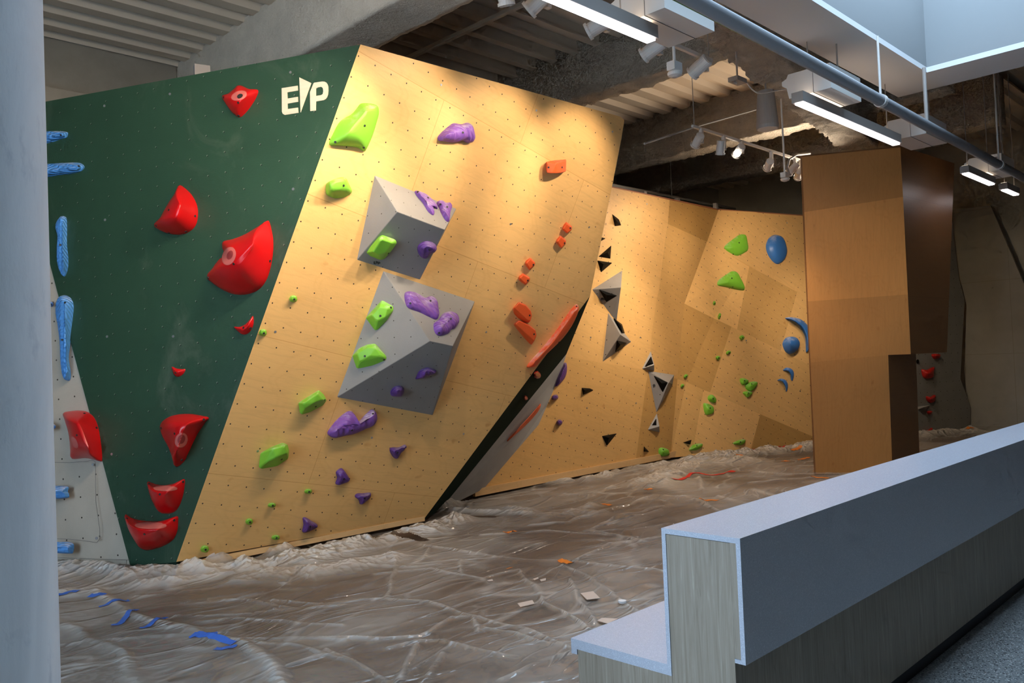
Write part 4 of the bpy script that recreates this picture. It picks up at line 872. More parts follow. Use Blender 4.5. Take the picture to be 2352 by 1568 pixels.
for i, (a0_, a1_, lab) in enumerate([(5.165, 5.86, 'white boxy ceiling unit beside the nearest linear light'), (8.02, 8.75, 'white boxy ceiling unit between the two long linear lights'), (10.69, 11.45, 'white boxy ceiling unit in front of the plywood column top'), (13.9, 14.6, 'small distant boxy ceiling unit by the short light')]):
    e = empty('duct_box', W((a0_+a1_)/2, 3.65, 4.5), lab, 'ceiling unit', 'boxy units along the linear lights')
    pr = [(3.86, 4.45), (3.88, 4.56), (3.93, 4.60), (3.93, 4.64), (3.88, 4.66), (3.86, 4.70), (3.42, 4.70), (3.42, 4.45)]
    k = len(pr); vs = [W(a0_, b_, z_) for b_, z_ in pr]+[W(a1_, b_, z_) for b_, z_ in pr]
    fs = [tuple(range(k)), tuple(range(k, 2*k))]+[(j, (j+1) % k, (j+1) % k+k, j+k) for j in range(k)]
    mk('casing', vs, fs, MT['white_metal'], e)
    abox('cover_joint', a0_-.002, a1_+.002, 3.598, 3.602, 4.447, 4.702, simple('dark_joint', (.10, .09, .09), .8) if 'dark_joint' not in bpy.data.materials else bpy.data.materials['dark_joint'], e)
    abox('vent_slot', a0_-.004, a0_, 3.46, 3.54, 4.64, 4.655, bpy.data.materials['dark_joint'], e)
    vs, fs = tube([W((a0_+a1_)/2, 3.5, 4.69), W((a0_+a1_)/2, 3.5, 5. if a0_ < 10 else 6.4)], .01, 6); mk('hanger_rod', vs, fs, MT['grey_metal'], e)
PZ = 4.34; PBb = lambda a: 3.02+(a-2)*.31/17.9
pipe = empty('sprinkler_pipe', W(10, 3.2, PZ), 'large pale pipe running under the soffit edge past the column', 'pipe')
vs, fs = tube([W(2, PBb(2), PZ), W(19.9, PBb(19.9), PZ)], .056, 20); mk('pipe_run', vs, fs, MT['pipe'], pipe, smooth=True)
for a_ in (8.51, 4.1, 12.9):
    b_ = PBb(a_); vs, fs = tube([W(a_-.03, b_, PZ), W(a_+.03, b_, PZ)], .066, 20); mk('clevis_ring', vs, fs, MT['white_metal'], pipe)
    vs, fs = tube([W(a_, b_, PZ+.05), W(a_, b_, 5.0 if a_ < 10.1 else 6.4)], .012, 8); mk('hanger_rod', vs, fs, MT['white_metal'], pipe)
e = empty('electrical_conduit', W(12, 3.7, 4.72), 'thin vertical conduit dropping from the soffit to the pipe', 'conduit')
vs, fs = tube([W(9.9, PBb(9.9), 5.0), W(9.9, PBb(9.9), PZ+.05)], .02, 8); mk('conduit_drop', vs, fs, MT['grey_metal'], e)
vs, fs = tube([W(4.8, 3.30, 4.46), W(8.0, 3.36, 4.48), W(14, 3.46, 4.48)], .012, 8); tag(mk('green_cable', vs, fs, simple('green_jacket', (.03, .16, .02), .5)), 'thin dark green cable running along the pipe above the boxes', 'cable')
vs, fs = tube([W(9.5, 9.9, 5.25), W(17.5, 9.9, 5.28)], .035, 12); tag(mk('sprinkler_pipe', vs, fs, MT['white_metal'], smooth=True), 'thin pale pipe behind the top of back plywood wall', 'pipe')
for a_ in (11.2, 14.9):
    pz_ = [o for o in bpy.data.objects if o.get('label') == 'thin pale pipe behind the top of back plywood wall'][0]
    vs, fs = tube([W(a_, 9.9, 5.28), W(a_, 9.9, 6.4)], .008, 6); mk('hanger_rod', vs, fs, MT['white_metal'], pz_)
vs, fs = tube([W(11.6, 1.6, 5.3), W(19.9, 1.6, 5.3)], .5, 40); tag(mk('round_duct', vs, fs, MT['grey_metal'], smooth=True), 'wide round grey duct in the dark upper right corner', 'duct')
# tracks
def track(lab, a0_, a1_, b_, z_, grp='lighting tracks'):
    e = empty('lighting_track', W((a0_+a1_)/2, b_, z_), lab, 'lighting track', grp)
    vs, fs = bx(a0_, a1_, b_-.018, b_+.018, z_, z_+.035); mk('rail', vs, fs, MT['white_metal'], e)
    for a_ in (a0_+.05, a1_-.05):
        vs, fs = tube([W(a_, b_, z_+.03), W(a_, b_, 6.38)], .006, 6); mk('suspension_cable', vs, fs, MT['grey_metal'], e)
    return e
track('near lighting track parallel to the longest linear light', -1.5, 7.5, 4.43, 4.87)
track('far lighting track running towards the top of plywood column', 9.72, 14.5, 6.08, 4.97)
def spot(c, target, r, ln, lab, power, on=True, lens=False, zt=None, soft=.045, size=66, col=(1., .82, .62), grp='track spotlights', blend=.75):
    d_ = nor(V(*target)-c); e = empty('track_spotlight', c, lab, 'spotlight', grp)
    vs, fs = tube([c-d_*ln*.5, c-d_*ln*.46, c+d_*ln*.42], [r*.7, r*.92, r*.92], 20); mk('barrel', vs, fs, MT['white_metal'], e)
    vs, fs = tube([c+d_*ln*.40, c+d_*ln*.52], r*1.08, 20, cap=False); mk('trim_ring', vs, fs, MT['white_metal'], e)
    vs, fs = tube([c+d_*ln*.43, c+d_*ln*.44], r*.9, 20); mk('lens', vs, fs, MT['lens'] if lens else MT['lens_off'], e)
    zt = zt if zt else c[2]+.12; s_ = D1*(r*1.5)
    vs, fs = joinm([box(c+s_+V(-.02, -.02, -.03), V(.045, 0, 0), V(0, .045, 0), UP*(zt-c[2]+.03)), tube([c+s_, c-s_*.6], .012, 8)])
    mk('yoke', vs, fs, MT['white_metal'], e)
    if on:
        l = bpy.data.lights.new('spot_lamp', 'SPOT'); l.energy = power; l.spot_size = math.radians(size); l.spot_blend = blend; l.color = col; l.shadow_soft_size = soft
        lo = bpy.data.objects.new('spot_lamp', l); COL.objects.link(lo); lo.location = c+d_*(ln*.62); lo.rotation_euler = Vector(d_).to_track_quat('-Z', 'Y').to_euler()
PB = Pl(W(0, 4.43, 0), D2); PF_ = Pl(W(0, 6.06, 0), D2)
near = [(1237, 2), (1375, 58), (1500, 112), (1608, 152)]
nl = ['track spotlight cut off by the top picture edge', 'track spotlight tucked beside the middle of nearest linear light', 'track spotlight at the end of nearest linear light', 'track spotlight farthest along the near track, beside the sensor']
SP = 190
tg = [PP.at((660, 560)), PP.at((870, 370)), PP.at((1100, 410)), PP.at((1290, 450))]
for q, lab, t in zip(near, nl, tg): spot(PB.at(q), t, .073, .22, lab, SP, zt=4.88)
for a_, t in [(4.1, PG.at((560, 430))), (3.2, PG.at((400, 400))), (2.2, PG.at((200, 560))), (3.6, PP.at((740, 800)))]:
    spot(W(a_, 4.43, 4.73), t, .064, .20, 'added unseen uplight on the near track that fills the ceiling', SP*.75, zt=4.88)
spot(W(1.0, 4.43, 4.73), PC.at((1950, 600)), .064, .20, 'added unseen uplight on the near track that fills the ceiling', SP*5.2, zt=4.88, size=19, blend=1.)
spot(W(4.5, 4.43, 4.73), W(6.0, 5.0, 0), .064, .20, 'added unseen uplight on the near track that fills the ceiling', SP*.8, zt=4.88, size=90)
tf = [FA.at((1430, 640)), FA.at((1500, 620)), FB.at((1660, 640)), FB.at((1790, 620))]
for q, lab, t, ln_ in zip([(1603, 322), (1697, 346), (1766, 378), (1834, 400)], ['far track spotlight at the left end of far track', 'glowing far track spotlight facing the camera', 'far track spotlight right of the glowing one', 'far track spotlight beside the column edge'], tf, (0, 1, 0, 0)):
    spot(PF_.at(q), t, .064, .20, lab, SP*.85, zt=4.98)
c_ = PF_.at((1703, 349)); dd_ = nor(O-c_)
vs, fs = disc(nor(dd_+V(-.3, -.2, -.25)), PF_.at((1693, 352)), .05, .004, 18); g_ = [o for o in bpy.data.objects if o.get('label') == 'glowing far track spotlight facing the camera'][0]; mk('lit_lens', vs, fs, MT['lens'], g_)
spot(W(12.6, 6.06, 4.8), PU.at((1180, 1050)), .064, .20, 'added unseen uplight behind the column that fills the ceiling', SP*.8, zt=4.98)
spot(W(10.4, 6.06, 4.8), W(11.5, 7.4, 0), .064, .20, 'added unseen uplight behind the column that fills the ceiling', SP*1.7, zt=4.98, size=100)
spot(W(14.2, 6.06, 4.8), W(17.5, 7.0, .6), .064, .20, 'added unseen uplight behind the column that fills the ceiling', SP*.7, zt=4.98, size=80)
spot(W(13.4, 4.6, 4.6), RW.at((2290, 800)), .064, .20, 'added unseen uplight behind the column that fills the ceiling', SP*.7, size=60, col=(1., .75, .45))
spot(W(13.6, 6.06, 4.8), W(10.4, 7.2, 6.4), .064, .20, 'added unseen uplight behind the column that fills the ceiling', 230, zt=4.98, size=168, blend=1., soft=.5)  # added up-aimed lamp, put in only to warm and brighten the ceiling bays
spot(W(1.6, 4.43, 4.73), W(4.4, 7.4, 6.4), .064, .20, 'added unseen uplight on the near track that fills the ceiling', 150, zt=4.88, size=165, blend=1., soft=.5)  # second added up-aimed lamp, ceiling fill over the green face
# pendant speaker, sensors, flood box, cables
PS5 = Pl(W(0, 5., 0), D2)
c_ = PS5.at((1763, 296)); t_ = PS5.at((1763, 212)); e = empty('pendant_speaker', c_, 'cylindrical pendant speaker hanging from the ceiling near the column', 'speaker')
vs, fs = tube([c_, c_+UP*.04, V(c_[0], c_[1], t_[2])], [.135, .14, .105], 28); mk('cabinet', vs, fs, MT['grey_metal'], e, smooth=False)
vs, fs = disc(-UP, c_, .125, .004, 28); mk('grille', vs, fs, MT['white_metal'], e)
vs, fs = tube([V(c_[0], c_[1], t_[2]), V(c_[0], c_[1], 6.4)], .012, 8); mk('hanger_cable', vs, fs, MT['grey_metal'], e)
for q, z_, lab in [((1550, 170), 4.3, 'pendant occupancy sensor beside the near track spotlights'), ((1803, 412), 4.4, 'pendant occupancy sensor hanging by the column edge')]:
    c_ = Zp(*q, z_); e = empty('occupancy_sensor', c_, lab, 'sensor', 'pendant sensors')
    vs, fs = tube([c_-UP*.03, c_-UP*.015, c_+UP*.01, c_+UP*.025], [.025, .06, .065, .05], 20); mk('dome_lens', vs, fs, MT['white_metal'], e, smooth=False)
    vs, fs = bx(-.06, .06, -.04, .04, .025, .10); mk('junction_box', [v+c_ for v in vs], fs, MT['white_metal'], e)
    vs, fs = tube([c_+UP*.1, V(c_[0], c_[1], 6.38)], .014, 8); mk('stem', vs, fs, MT['white_metal'], e)
pz = lambda x, y, b_: Pl(W(0, b_, 0), D2).at((x, y))
vs, fs = tube(catmull([pz(x, y, 4.6) for x, y in [(1692, 192), (1712, 188), (1728, 206), (1748, 214), (1795, 206), (1832, 202)]], 3)[:16], .008, 6); tag(mk('power_cable', vs, fs, MT['white_metal']), 'thin white cable looping to the middle boxy ceiling unit', 'cable')
e = empty('flood_fixture', pz(1694, 188, 4.6), 'small pale fixture clipped under the ceiling ribs behind the rough beam', 'light fixture')
p_ = pz(1694, 190, 4.6); vs, fs = box(p_-D1*.10-D2*.06, D1*.2, D2*.12, UP*.05); mk('body', vs, fs, MT['grey_metal'], e)
vs, fs = tube([p_+UP*.05, p_+UP*.35], .012, 6); mk('bracket', vs, fs, MT['grey_metal'], e)
vs, fs = tube([pz(1815, 402, 5.9), pz(1808, 385, 5.9), pz(1813, 366, 5.9), pz(1830, 355, 5.9), pz(1860, 352, 5.9)], .018, 8); tag(mk('flexible_conduit', vs, fs, simple('grey_flex', (.20, .20, .21), .4)), 'curved dark flexible conduit over the column top', 'conduit')
vs, fs = tube([Pl(W(0, 6.1, 0), D2).at((1480, 330)), Pl(W(0, 6.1, 0), D2).at((1595, 292)), Pl(W(0, 6.1, 0), D2).at((1735, 252))], .015, 6); tag(mk('support_bar', vs, fs, MT['grey_metal']), 'thin cross bar carrying the end of far lighting track', 'bar')
p_ = Pl(PG.c-PG.n*.5, PG.n).at((462, 160)); vs, fs = box(p_+V(-.07, 0, -.5), V(.15, -.04, 0), V(.03, .1, 0), UP*.55); tag(mk('steel_bracket', vs, fs, MT['grey_metal']), 'pale square bracket peeking over the top of green wall', 'bracket')
for q in [(1480, 450), (1557, 466), (1645, 478)]:
    p_ = Pl(FA.c-FA.n*.3, FA.n).at((q[0], q[1]-12)); vs, fs = box(p_-UP*.5, V(.12, .03, 0), V(-.03, .06, 0), UP*.5); tag(mk('steel_bracket', vs, fs, MT['grey_metal']), 'pale bracket end peeking over the back plywood wall', 'bracket', 'brackets along the top of back wall')
# ---------------------------------------------------------------- plastic sheeting over the mats
tab = rng.rand(256, 256)
def vn(x, y):
    xi, yi = np.floor(x).astype(int), np.floor(y).astype(int); fx, fy = x-xi, y-yi
    fx = fx*fx*(3-2*fx); fy = fy*fy*(3-2*fy); g = lambda i, j: tab[i & 255, j & 255]
    return (g(xi, yi)*(1-fx)+g(xi+1, yi)*fx)*(1-fy)+(g(xi, yi+1)*(1-fx)+g(xi+1, yi+1)*fx)*fy
def ridged(x, y, o=3):
    s, a, t = 0, 1., 0
    for _ in range(o):
        s = s+a*(1-np.abs(2*vn(x, y)-1))**3; t += a; a *= .55; x, y = x*2.03+17.3, y*2.03+5.1
    return s/t
g3_f = fr(750, 1100, 2.94); g6_f = fr(1300, 980, 3.92)
heaps = [([f0(q) for q in [(100, 1318), (200, 1316), (300, 1330), (420, 1322)]], .20, .08, .6),
 ([f0(q) for q in [(430, 1318), (520, 1312), (600, 1310), (700, 1292), (800, 1268), (900, 1246), (1000, 1222), (1050, 1205)]], .20, .10, .75),
 ([f0(q) for q in [(640, 1275), (672, 1262)]], .13, .17, .7), ([f0(q) for q in [(440, 1300), (500, 1300)]], .15, .13, .5),
 ([f0(q) for q in [(560, 1335), (660, 1325), (780, 1312), (900, 1290)]], .20, .06, .45),
 ([f0(q) for q in [(1580, 1068), (1650, 1054), (1740, 1044), (1870, 1030)]], .30, .115, .9),
 ([f0(q) for q in [(2100, 1010), (2230, 994)]], .25, .12, .6),
 ([f0(q) for q in [(1350, 1108), (1420, 1090), (1480, 1078), (1560, 1066)]], .16, .08, .4),
 ([f0(q) for q in [(1490, 1118), (1540, 1085), (1620, 1072), (1700, 1062)]], .38, .09, .55),
 ([f0(q) for q in [(1015, 1178), (1110, 1180), (1200, 1186), (1300, 1188), (1360, 1165)]], .10, .05, .5),
 ([f0(q) for q in [(1180, 1175), (1260, 1190), (1340, 1180)]], .22, .05, .35),
 ([f0(q) for q in [(1012, 1176), (1060, 1152), (1108, 1132), (1160, 1122)]], .10, .10, .55), ([f0(q) for q in [(1160, 1124), (1220, 1118), (1300, 1108)]], .12, .06, .4),
 ([f0(q) for q in [(150, 1365), (300, 1352), (420, 1340), (520, 1325)]], .10, .05, .45)]
cre = [(g3_f, .023, .020, .42, [[(-400, 830), (0, 865), (390, 822), (700, 850), (1000, 930), (1600, 1120), (1690, 1160)], [(480, 580), (440, 690), (395, 815)], [(640, 450), (930, 505), (1250, 540), (1600, 562), (2250, 640)], [(1600, 590), (1780, 680), (2120, 900)], [(1640, 700), (1720, 850), (1815, 1005)], [(1060, 690), (1330, 620), (1480, 845), (1760, 1030)],
    [(0, 1170), (200, 1240), (440, 1376)], [(-300, 1090), (0, 1095), (400, 1080), (640, 1072)], [(640, 1072), (860, 940), (1000, 930)], [(760, 1110), (1000, 1170), (1300, 1245)], [(1000, 935), (1018, 1045)], [(1690, 1170), (1450, 1270), (1150, 1390)], [(620, 1140), (560, 1260), (520, 1380)], [(800, 1200), (680, 1380)], [(300, 605), (560, 610), (780, 590)], [(920, 560), (915, 650)], [(700, 480), (660, 560)], [(1060, 1010), (1430, 1110), (1640, 1130)], [(1700, 550), (1900, 440), (2250, 400)], [(1800, 370), (1850, 320), (2250, 220)], [(1040, 390), (1500, 360), (1800, 380), (2100, 400)], [(300, 650), (700, 620), (1060, 690)], [(440, 1150), (640, 1110), (780, 1105)]]),
 (f17, .05, .03, .55, [[(480, 700), (700, 860), (900, 930), (1100, 965), (1350, 1050), (1500, 1090), (1700, 1220), (1860, 1400)]]),
 (f17, .055, .02, .30, [[(-100, 850), (200, 930), (420, 1060), (650, 1160), (720, 1260), (800, 1400)]]),
 (f17, .024, .018, .36, [[(1050, 885), (1350, 878), (1600, 885)], [(1200, 935), (1500, 915), (1800, 935), (2352, 955)], [(1500, 1065), (1900, 1055), (2352, 1065)], [(1550, 1085), (1900, 1100), (2352, 1210)], [(1300, 755), (1600, 760), (1950, 830)], [(200, 1100), (900, 1040), (1500, 1010)], [(1650, 870), (1900, 830), (2352, 800)], [(750, 735), (1050, 705), (1450, 640), (1900, 640)], [(1850, 1270), (2100, 1180), (2352, 1160)], [(1770, 750), (1780, 830)]]),
 (g6_f, .035, .028, .38, [[(-300, 900), (0, 880), (300, 790), (500, 730), (800, 630), (1100, 640), (1400, 765)], [(230, 960), (330, 880), (540, 800), (870, 740)], [(230, 960), (470, 990), (700, 1040)], [(1200, 470), (1215, 540), (1240, 600)], [(1600, 380), (1450, 430), (1500, 480), (1350, 560)], [(1380, 640), (1620, 695)], [(1700, 420), (2000, 440), (2230, 440)], [(1620, 520), (1900, 500), (2200, 470)], [(0, 620), (250, 640), (400, 560)]])]
segs = []
for pts, w_, h_, op in heaps:
    P3d = [Zp(*q, 0.) for q in pts]
    for a_, b_ in zip(P3d, P3d[1:]): segs.append((a_[:2], b_[:2], w_, h_, op, 1))
for mp, w_, h_, op, lines in cre:
    for ln_ in lines:
        P3d = [Zp(*mp(q), 0.) for q in ln_]
        for a_, b_ in zip(P3d, P3d[1:]): segs.append((a_[:2], b_[:2], w_, h_, op, 0))
q0_, q1_ = Zp(*f17((480, 700)), 0.), Zp(*f17((1860, 1400)), 0.)
qn_ = Zp(*f17((400, 1300)), 0.); SGN = np.sign((qn_[0]-q0_[0])*(q1_[1]-q0_[1])-(qn_[1]-q0_[1])*(q1_[0]-q0_[0]))
def sheet_h(X, Y):
    A_ = X; Bq = Y
    wx = vn(A_*.45+3, Bq*.45+9)*2.2; u = A_*math.cos(.18)+Bq*math.sin(.18)+wx*.35; v_ = -A_*math.sin(.18)+Bq*math.cos(.18)+wx*.55
    h_ = .007*ridged(u*.55+4, v_*2.6, 2)+.003*ridged(u*1.3+40, v_*6.+7, 2)+.02*vn(X*.9, Y*.9)
    lay = .10*ridged(u*.55+4, v_*3.4, 3)+.10*np.clip(vn(X*1.1+50, Y*1.1)-.5, 0, 1)
    heap = np.zeros_like(X); hl = np.zeros_like(X); ch = np.zeros_like(X); cl = np.zeros_like(X)
    jx = X+(vn(X*3, Y*3)-.5)*.09; jy = Y+(vn(X*3+31, Y*3+11)-.5)*.09
    for a_, b_, w_, hh, op, kd in segs:
        d_ = b_-a_; L2 = d_.dot(d_); t = np.clip(((jx-a_[0])*d_[0]+(jy-a_[1])*d_[1])/L2, 0, 1)
        r = np.hypot(jx-a_[0]-t*d_[0], jy-a_[1]-t*d_[1])/w_; g = np.exp(-r*r)
        if kd: heap = np.maximum(heap, hh*g); hl = np.maximum(hl, op*g)
        else: ch = np.maximum(ch, hh*g); cl = np.maximum(cl, op*g)
    cr = .6*(1-np.abs(2*vn(X*3.1+8, Y*4.2)-1))+.25*(1-np.abs(2*vn(X*8.1+3, Y*9.2)-1))+.15*ridged(X*15, Y*15+3, 2)
    h_ = h_+ch*(.5+.6*vn(X*5, Y*5))+heap*(.1+1.3*cr)+hl*.035*ridged(X*11, Y*11, 3)
    sd_ = (X-q0_[0])*(q1_[1]-q0_[1])-(Y-q0_[1])*(q1_[0]-q0_[0]); lay = lay+.22*(1/(1+np.exp(-sd_*SGN*6)))
    lay = lay*.7+cl*np.clip(.1+1.2*vn(X*3+2, Y*3), 0, 1)+hl*(.5+1.1*cr)
    return h_+.002, np.clip(lay, 0, 1)
def hz_(x, y): return float(sheet_h(np.array([x]), np.array([y]))[0][0])
fb0, fb1 = FB.at((1870, 1017)), FB.at((1980, 995))
reg = [W(.6, 2.66, 0), W(19.55, 2.66, 0), W(19.55, 5.6, 0), lf[1], lf[0], fb1, fb0, FA.at((1540, 1051)), FA.at((1112, 1127)), G0, D_, A0, PG.at((300, 1300)), PW.at((300, 1300))+wl*3.0, W(.6, 8.6, 0)]
rx = np.array([p[0] for p in reg]); ry = np.array([p[1] for p in reg])
def inside(x, y):
    r = np.zeros_like(x, bool); j = len(rx)-1
    for i in range(len(rx)):
        c_ = ((ry[i] > y) != (ry[j] > y)) & (x < (rx[j]-rx[i])*(y-ry[i])/(ry[j]-ry[i]+1e-12)+rx[i]); r ^= c_; j = i
    return r
aa = [.6]
while aa[-1] < 19.55: aa.append(aa[-1]+.0145+max(0, aa[-1]-5)*.0028)
bb = np.arange(2.66, 10.0, .0165); aa = np.array(aa)
GA, GB_ = np.meshgrid(aa, bb, indexing='ij'); X_ = GA; Y_ = GB_
HH, LL = sheet_h(X_, Y_)
na, nb = X_.shape; cx_ = (X_[:-1, :-1]+X_[1:, 1:])/2; cy_ = (Y_[:-1, :-1]+Y_[1:, 1:])/2
ok = inside(cx_, cy_); ii, jj = np.nonzero(ok)
# ragged dark gaps where the sheet has pulled away from the kick boards
for pts, w_ in [([(480, 1292), (600, 1278), (700, 1262)], .05), ([(860, 1252), (900, 1246), (975, 1246)], .05), ([(1060, 1190), (1130, 1191)], .05), ([(1310, 1100), (1400, 1085), (1560, 1052)], .10)]:
    p3 = [Zp(*q, 0.) for q in pts]
    for a_, b_ in zip(p3, p3[1:]):
        d_ = (b_-a_)[:2]; t = np.clip(((cx_-a_[0])*d_[0]+(cy_-a_[1])*d_[1])/d_.dot(d_), 0, 1)
        r = np.hypot(cx_-a_[0]-t*d_[0], cy_-a_[1]-t*d_[1]); ok &= r > w_*(.6+.9*vn(cx_*6, cy_*6))
ii, jj = np.nonzero(ok)
idx = ii*nb+jj; q4 = np.stack([idx, idx+nb, idx+nb+1, idx+1], 1)
used, inv = np.unique(q4, return_inverse=True); q4 = inv.reshape(-1, 4)
co = np.stack([X_.ravel()[used], Y_.ravel()[used], HH.ravel()[used]], 1)
me = bpy.data.meshes.new('plastic_sheet'); me.vertices.add(len(co)); me.vertices.foreach_set('co', co.ravel())
me.loops.add(q4.size); me.loops.foreach_set('vertex_index', q4.ravel().astype(np.int32)); me.polygons.add(len(q4)); me.polygons.foreach_set('loop_start', np.arange(0, q4.size, 4, dtype=np.int32)); me.update(calc_edges=True)
me.polygons.foreach_set('use_smooth', np.ones(len(q4), bool))
at_ = me.attributes.new('layers', 'FLOAT', 'POINT'); at_.data.foreach_set('value', LL.ravel()[used].astype(np.float32))
xu, yu = co[:, 0], co[:, 1]
def fbm(x, y):
    s, a, t = 0, 1., 0
    for _ in range(4): s = s+a*vn(x, y); t += a; a *= .55; x, y = x*2.1+7.7, y*2.1+3.3
    return s/t
for nm_, dat in (('film', .06+.26*np.clip((fbm(xu*1.2, yu*1.6)-.36)/.3, 0, 1)), ('wrinkle_zone', np.clip((fbm(xu*.9+60, yu*1.3)-.40)/.18, 0, 1))):
    at_ = me.attributes.new(nm_, 'FLOAT', 'POINT'); at_.data.foreach_set('value', dat.astype(np.float32))
m, nt, b = newmat('clear_polythene'); oc = coord(nt, 'Object')
at = N(nt, 'ShaderNodeAttribute', attribute_name='layers')
wrp = nt.nodes.new('ShaderNodeTexNoise'); wrp.inputs['Scale'].default_value = 1.3; wrp.inputs['Detail'].default_value = 0; nt.links.new(oc, wrp.inputs['Vector'])
wa = nt.nodes.new('ShaderNodeVectorMath'); wa.operation = 'MULTIPLY_ADD'; wa.inputs[1].default_value = (.5, .5, 0); nt.links.new(wrp.outputs['Color'], wa.inputs[0]); nt.links.new(oc, wa.inputs[2])
def vor(sx, sy, rz, sc):
    mp = nt.nodes.new('ShaderNodeMapping'); mp.inputs['Rotation'].default_value = (0, 0, rz); mp.inputs['Scale'].default_value = (sx, sy, 1); nt.links.new(wa.outputs[0], mp.inputs[0])
    v = nt.nodes.new('ShaderNodeTexVoronoi'); v.feature = 'F1'; v.inputs['Scale'].default_value = sc; nt.links.new(mp.outputs[0], v.inputs['Vector']); return v.outputs['Distance']
def rdg(sx, sy, rz, sc, det):
    mp = nt.nodes.new('ShaderNodeMapping'); mp.inputs['Rotation'].default_value = (0, 0, rz); mp.inputs['Scale'].default_value = (sx, sy, 1); nt.links.new(wa.outputs[0], mp.inputs[0])
    n = noise(nt, mp.outputs[0], sc, det, .6, .3)
    return math_(nt, 'SUBTRACT', 1., math_(nt, 'MULTIPLY', math_(nt, 'ABSOLUTE', math_(nt, 'SUBTRACT', n, .5)), 6.))
def edge(sx, sy, rz, sc, w_):
    mp = nt.nodes.new('ShaderNodeMapping'); mp.inputs['Rotation'].default_value = (0, 0, rz); mp.inputs['Scale'].default_value = (sx, sy, 1); nt.links.new(wa.outputs[0], mp.inputs[0])
    v = nt.nodes.new('ShaderNodeTexVoronoi'); v.feature = 'DISTANCE_TO_EDGE'; v.inputs['Scale'].default_value = sc; nt.links.new(mp.outputs[0], v.inputs['Vector'])
    r = nt.nodes.new('ShaderNodeMapRange'); r.interpolation_type = 'SMOOTHSTEP'; r.inputs['From Max'].default_value = w_; r.inputs['To Min'].default_value = 1; r.inputs['To Max'].default_value = 0
    nt.links.new(v.outputs['Distance'], r.inputs['Value']); return r.outputs[0]
e1, e2 = edge(.45, 1.5, -.15, 1.5, .06), edge(.5, 2.6, .12, 2.6, .08)
msk = N(nt, 'ShaderNodeAttribute', attribute_name='wrinkle_zone').outputs['Fac']
heapf = math_(nt, 'ADD', .10, math_(nt, 'MULTIPLY', at.outputs['Fac'], 1.5))
h1_ = math_(nt, 'ADD', math_(nt, 'MULTIPLY', e1, .8), math_(nt, 'MULTIPLY', math_(nt, 'MULTIPLY', e2, msk), .5))
h2_ = math_(nt, 'MULTIPLY', vor(.6, 2., .1, 1.6), 1.1)
h3_ = math_(nt, 'MULTIPLY', heapf, math_(nt, 'MULTIPLY', vor(1, 1.3, .3, 12.), 1.4))
hgt = math_(nt, 'ADD', math_(nt, 'ADD', h1_, h2_), h3_)
bp = N(nt, 'ShaderNodeBump', Strength=1., Distance=.026); nt.links.new(hgt, bp.inputs['Height'])
film = N(nt, 'ShaderNodeAttribute', attribute_name='film').outputs['Fac']
al = math_(nt, 'ADD', math_(nt, 'MULTIPLY', at.outputs['Fac'], .8), math_(nt, 'ADD', film, math_(nt, 'ADD', math_(nt, 'MULTIPLY', math_(nt, 'MULTIPLY', e1, msk), .22), math_(nt, 'MULTIPLY', math_(nt, 'MULTIPLY', e2, msk), .14))))
cl_ = nt.nodes.new('ShaderNodeClamp'); nt.links.new(al, cl_.inputs[0]); cl_.inputs['Max'].default_value = .96
tr = nt.nodes.new('ShaderNodeBsdfTransparent'); tr.inputs[0].default_value = (.93, .92, .90, 1)
df = nt.nodes.new('ShaderNodeBsdfDiffuse'); df.inputs[0].default_value = (.90, .85, .78, 1); nt.links.new(bp.outputs[0], df.inputs['Normal'])
tl = nt.nodes.new('ShaderNodeBsdfTranslucent'); tl.inputs[0].default_value = (.90, .85, .78, 1)
md_ = nt.nodes.new('ShaderNodeMixShader'); md_.inputs[0].default_value = .3; nt.links.new(df.outputs[0], md_.inputs[1]); nt.links.new(tl.outputs[0], md_.inputs[2])
m1 = nt.nodes.new('ShaderNodeMixShader'); nt.links.new(cl_.outputs[0], m1.inputs[0]); nt.links.new(tr.outputs[0], m1.inputs[1]); nt.links.new(md_.outputs[0], m1.inputs[2])
gl = nt.nodes.new('ShaderNodeBsdfGlossy'); gl.inputs['Roughness'].default_value = .07; nt.links.new(bp.outputs[0], gl.inputs['Normal'])
fz = nt.nodes.new('ShaderNodeFresnel'); fz.inputs['IOR'].default_value = 1.52; nt.links.new(bp.outputs[0], fz.inputs['Normal'])
m2 = nt.nodes.new('ShaderNodeMixShader'); nt.links.new(math_(nt, 'MINIMUM', math_(nt, 'MULTIPLY', fz.outputs[0], 1.2), math_(nt, 'ADD', .085, math_(nt, 'MULTIPLY', at.outputs['Fac'], .35))), m2.inputs[0]); nt.links.new(m1.outputs[0], m2.inputs[1]); nt.links.new(gl.outputs[0], m2.inputs[2])
nt.links.new(m2.outputs[0], nt.nodes['Material Output'].inputs['Surface'])
me.materials.append(m)
o = bpy.data.objects.new('plastic_sheet', me); COL.objects.link(o)
tag(o, 'crumpled clear plastic sheeting spread over the brown mats, heaped along the walls', 'plastic sheet')
